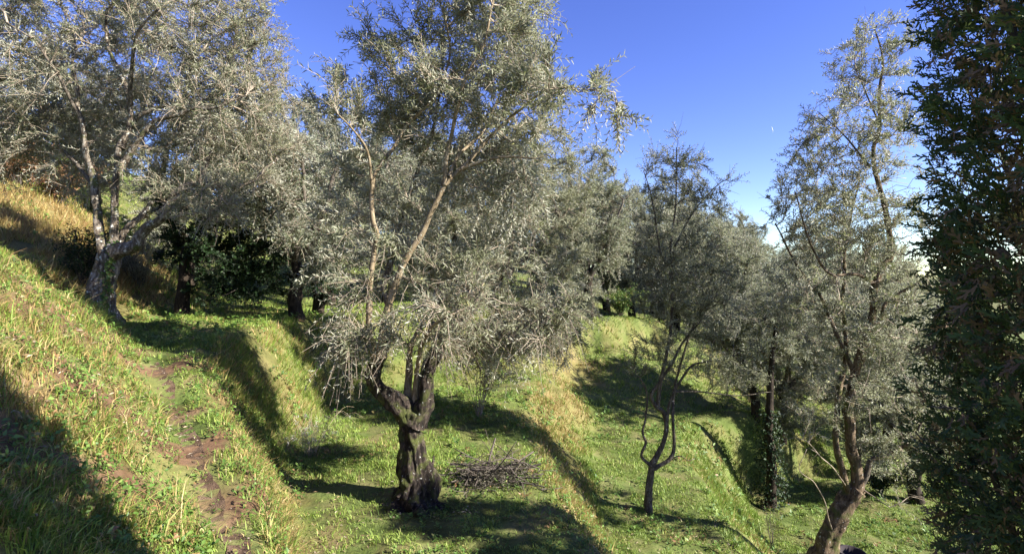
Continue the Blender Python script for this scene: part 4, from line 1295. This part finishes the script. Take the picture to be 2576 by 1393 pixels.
M['rust_leaf'] = leaf_mat('rust_leaf', [(0.0, (0.12, 0.05, 0.025)), (0.5, (0.23, 0.11, 0.05)), (0.85, (0.32, 0.19, 0.09)), (1.0, (0.20, 0.22, 0.06))], (0.25, 0.15, 0.09), trans=0.2, rough=0.6)
M['fluff'] = plain_mat('seed_fluff', [(0.3, (0.62, 0.58, 0.52)), (0.7, (0.78, 0.75, 0.70))], 0.95, 30.0, 0.1)
M['straw_stem'] = plain_mat('straw_stem', [(0.3, (0.30, 0.22, 0.12)), (0.7, (0.50, 0.41, 0.27))], 0.8, 10.0, 0.1)

# dried climber with white seed heads at the foot of the bank
b = on_ground(782, 9.3)
root, pts = bush('dried_shrub', 'dried tan shrub with white fluffy seed heads at the foot of the grassy bank', b, 0.85, 34, 0, 0, 0, None, M['straw_stem'], 101, 1.0, 0.7, 0.0042)
rg = np.random.default_rng(102)
fl = MB()
for k in range(60):                               # seed heads: tufts of short hairs
    c = pts[rg.integers(len(pts) // 3, len(pts))]
    n = 16
    leaves(fl, np.repeat(c[None], n, 0) + rg.normal(0, 0.016, (n, 3)), rg.normal(size=(n, 3)), rg.normal(size=(n, 3)), rg.uniform(0.012, 0.03, n), 0.005)
link('seed_heads', fl.mesh('seed_heads', M['fluff']), root, 'stuff')

# pile of pruned branches right of the old trunk
pb = on_ground(1238, 8.15)
root = thing('brush_pile', 'heap of cut dark olive branches on the grass right of the old trunk', 'brush pile', pb)
rg = np.random.default_rng(111)
stick = []
for k in range(6):
    mb = MB()
    L = 1.0
    P = spline(np.array([W3(-0.5, 0, 0), W3(-0.18, rg.normal(0, 0.05), rg.normal(0, 0.04)), W3(0.2, rg.normal(0, 0.06), rg.normal(0, 0.05)), W3(0.5, rg.normal(0, 0.1), rg.normal(0, 0.08))]), 0.12)
    tube(mb, P, np.linspace(0.009, 0.003, len(P)), 5, 0.15)
    for q in range(5):
        i = rg.integers(2, len(P) - 1)
        e = P[i] + nrm(W3(0.7, rg.normal(0, 0.6), rg.normal(0, 0.6))) * rg.uniform(0.15, 0.38)
        tube(mb, np.array([P[i], (P[i] + e) / 2 + rg.normal(0, 0.02, 3), e]), [0.006, 0.004, 0.0025], 3)
    stick.append(mb.mesh('branch', M['twig_dark'], True))
for k in range(36):
    o = link('branch', stick[k % 6], root)
    r = rg.normal(0, 0.24)
    o.location = (r, rg.normal(0, 0.14), 0.03 + 0.2 * rg.random() * max(0.15, 1 - abs(r) * 1.6))
    o.rotation_euler = (rg.uniform(0, 6.28), rg.normal(0, 0.16), rg.uniform(0, 6.28) if k > 12 else rg.normal(0.1, 0.3))
    sc = rg.uniform(0.5, 1.5) if k % 4 else rg.uniform(1.1, 1.6)
    o.scale = (sc, sc * rg.uniform(0.7, 1.8), sc * rg.uniform(0.7, 1.8))
n = 2600
q = np.stack([rg.normal(0, 0.33, n), rg.normal(0, 0.2, n), np.abs(rg.normal(0.08, 0.10, n))], -1)
mb = MB(); leaves(mb, q, rg.normal(size=(n, 3)) * [1, 1, 0.5], rg.normal(size=(n, 3)) + [0, 0, 0.8], rg.uniform(0.05, 0.085, n), 0.013)
link('dead_leaves', mb.mesh('dead_leaves', leaf_mat('dead_leaf', [(0.0, (0.03, 0.028, 0.02)), (0.6, (0.07, 0.06, 0.04)), (1.0, (0.16, 0.14, 0.10))], (0.12, 0.11, 0.085), 0.1, 0.7, 0.15)), root, 'stuff')

bush('dead_stems', 'bare dead weed stems standing at the edge of the lawn, left of the leaning trunk', on_ground(1942, 13.0), 1.15, 9, 0, 0, 0, None, M['twig_dark'], 121, 0.3, 0.0, 0.006, 'dead weed')
bush('rust_shrub', 'rusty brown bramble on the hillside at the left edge', on_ground(40, 17.5), 1.7, 26, 3800, 0.10, 0.06, M['rust_leaf'], M['twig_dark'], 131, 0.9, 0.3, 0.01)
bush('rust_shrub', 'reddish shrub on the hillside just left of the big olive trunk', on_ground(150, 18.0), 1.6, 24, 3300, 0.10, 0.06, M['rust_leaf'], M['twig_dark'], 132, 0.9, 0.3, 0.01)
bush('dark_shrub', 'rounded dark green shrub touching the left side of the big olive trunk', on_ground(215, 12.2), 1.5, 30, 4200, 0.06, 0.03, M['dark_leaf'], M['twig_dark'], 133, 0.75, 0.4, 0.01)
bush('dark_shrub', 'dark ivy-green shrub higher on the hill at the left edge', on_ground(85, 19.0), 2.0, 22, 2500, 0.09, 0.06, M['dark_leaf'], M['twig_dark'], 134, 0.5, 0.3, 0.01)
bush('dark_shrub', 'low dark shrub standing for the shade under a bush, far side of the lawn beside the cypress', on_ground(2215, 16.5), 0.9, 26, 2600, 0.07, 0.04, M['dark_leaf'], M['twig_dark'], 135, 1.1, 0.3, 0.008)  # dark leaves stand in for the shaded hollow under a bush
bush('dark_shrub', 'grey-green thicket in the shade between the big left trunk and the evergreen', on_ground(350, 14.6), 1.7, 40, 4200, 0.11, 0.014, M['olive_leaf'], M['twig_dark'], 136, 0.9, 0.4, 0.008, leaf_from=0.1)
bush('rust_shrub', 'rusty dead sprout clump behind the old centre olive', on_ground(1205, 12.0), 1.9, 16, 700, 0.10, 0.03, M['rust_leaf'], M['twig'], 137, 0.5, 0.3, 0.008)
bush('green_shrub', 'yellow-green shrub on the sunlit edge beyond the centre olive', on_ground(1560, 24.5), 1.5, 26, 3000, 0.10, 0.05, M['weed'], M['twig_dark'], 138, 0.9, 0.3, 0.01)

# ivy-clad trunk at the foot of the dark bank
bi = on_ground(1938, 15.6)
IV = Tree('ivy_clad_tree', 'dark ivy-clad trunk standing at the left end of the lawn', 'tree', bi, None, 141)
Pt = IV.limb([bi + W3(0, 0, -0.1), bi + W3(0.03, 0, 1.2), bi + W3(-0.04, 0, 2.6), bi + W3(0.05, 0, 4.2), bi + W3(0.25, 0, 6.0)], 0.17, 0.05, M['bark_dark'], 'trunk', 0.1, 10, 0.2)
rg = np.random.default_rng(142)
n = 1500
t = rg.random(n)
i = (t * (len(Pt) - 1) * 0.5).astype(int)
an = rg.uniform(0, 6.28, n)
rr = (0.10 + 0.55 * fbm(np.stack([np.cos(an) * 2, np.sin(an) * 2, t * 14], -1), 9, 2)) * (1.1 - 0.4 * t) * np.sqrt(rg.uniform(0.3, 1.2, n))
q = Pt[i] + np.stack([np.cos(an) * rr, np.sin(an) * rr, rg.normal(0, 0.05, n)], -1)
mb = MB(); leaves(mb, q, np.stack([np.cos(an), np.sin(an), -0.6 + rg.normal(0, 0.4, n)], -1) + rg.normal(0, 0.5, (n, 3)), np.stack([np.cos(an), np.sin(an), 0.4 * np.ones(n)], -1), rg.uniform(0.06, 0.10, n), rg.uniform(0.05, 0.08, n))
IV.part('ivy', mb, M['dark_leaf'], False, 'stuff')
att = Pt[-1] + nrm(rg.normal(size=(420, 3))) * rg.random((420, 1)) ** 0.45 * [1.5, 1.5, 1.3] + [0, 0, -0.4]
IV.grow(att, 0.24, 3.0, 0.28, (0, 0, 0), M['twig_dark'], 0.006, 0.04)
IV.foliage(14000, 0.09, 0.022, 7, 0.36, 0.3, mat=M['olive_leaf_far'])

# a fallen stick on the left bank
q = np.array([at(352, 1165, 4.62), at(362, 1140, 4.75), at(378, 1118, 4.9)])
q[:, 2] = H(q[:, 0], q[:, 1]) + [0.02, 0.05, 0.07]
mb = MB(); tube(mb, spline(q, 0.03), np.linspace(0.009, 0.004, len(spline(q, 0.03))), 6, 0.2)
o = link('fallen_stick', mb.mesh('fallen_stick', M['twig'], True, q[0])); o.location = tuple(q[0])
tag(o, 'pale broken stick lying in the grass of the left bank', 'stick')

# dark tub on the lawn, only its rim in view
tb = on_ground(2140, 12.3)
tb[2] = H(tb[0], tb[1])[0]
prof_ = [(0.0, 0.02), (0.24, 0.0), (0.27, 0.10), (0.30, 0.30), (0.325, 0.32), (0.325, 0.355), (0.29, 0.36), (0.27, 0.20), (0.0, 0.12)]
ns = 28
th = np.arange(ns) * 2 * math.pi / ns
co = np.array([[r * math.cos(a), r * math.sin(a), z] for r, z in prof_ for a in th])
f = np.array([[k * ns + j, k * ns + (j + 1) % ns, (k + 1) * ns + (j + 1) % ns, (k + 1) * ns + j] for k in range(len(prof_) - 1) for j in range(ns)])
M['tub'] = plain_mat('dark_tub', [(0.3, (0.018, 0.012, 0.014)), (0.7, (0.03, 0.02, 0.022))], 0.85, 12.0, 0.2)
o = link('tub', make_mesh('tub', co, f, M['tub'], smooth_sh=False))
o.location = tuple(tb)
tag(o, 'dark rounded tub on the lawn, only its rim showing at the bottom edge', 'tub')

# short vapour trail far off in the sky
c = at(1943, 326, 6000.0)
M['vapour'] = plain_mat('vapour', [(0.3, (0.8, 0.8, 0.8)), (0.7, (0.9, 0.9, 0.9))], 1.0, 0.01, 0.0)
mb = MB(); tube(mb, np.array([[-8, 0, 30], [-3, 0, 12], [3, 0, -8], [8, 0, -34.0]]), [0.8, 3.4, 3.2, 0.8], 10, 0.2, 0.05)
o = link('vapour_trail', mb.mesh('vapour_trail', M['vapour'], True))
o.location = tuple(c)
tag(o, 'tiny white vapour trail in the blue sky left of the tall right olive', 'vapour trail')
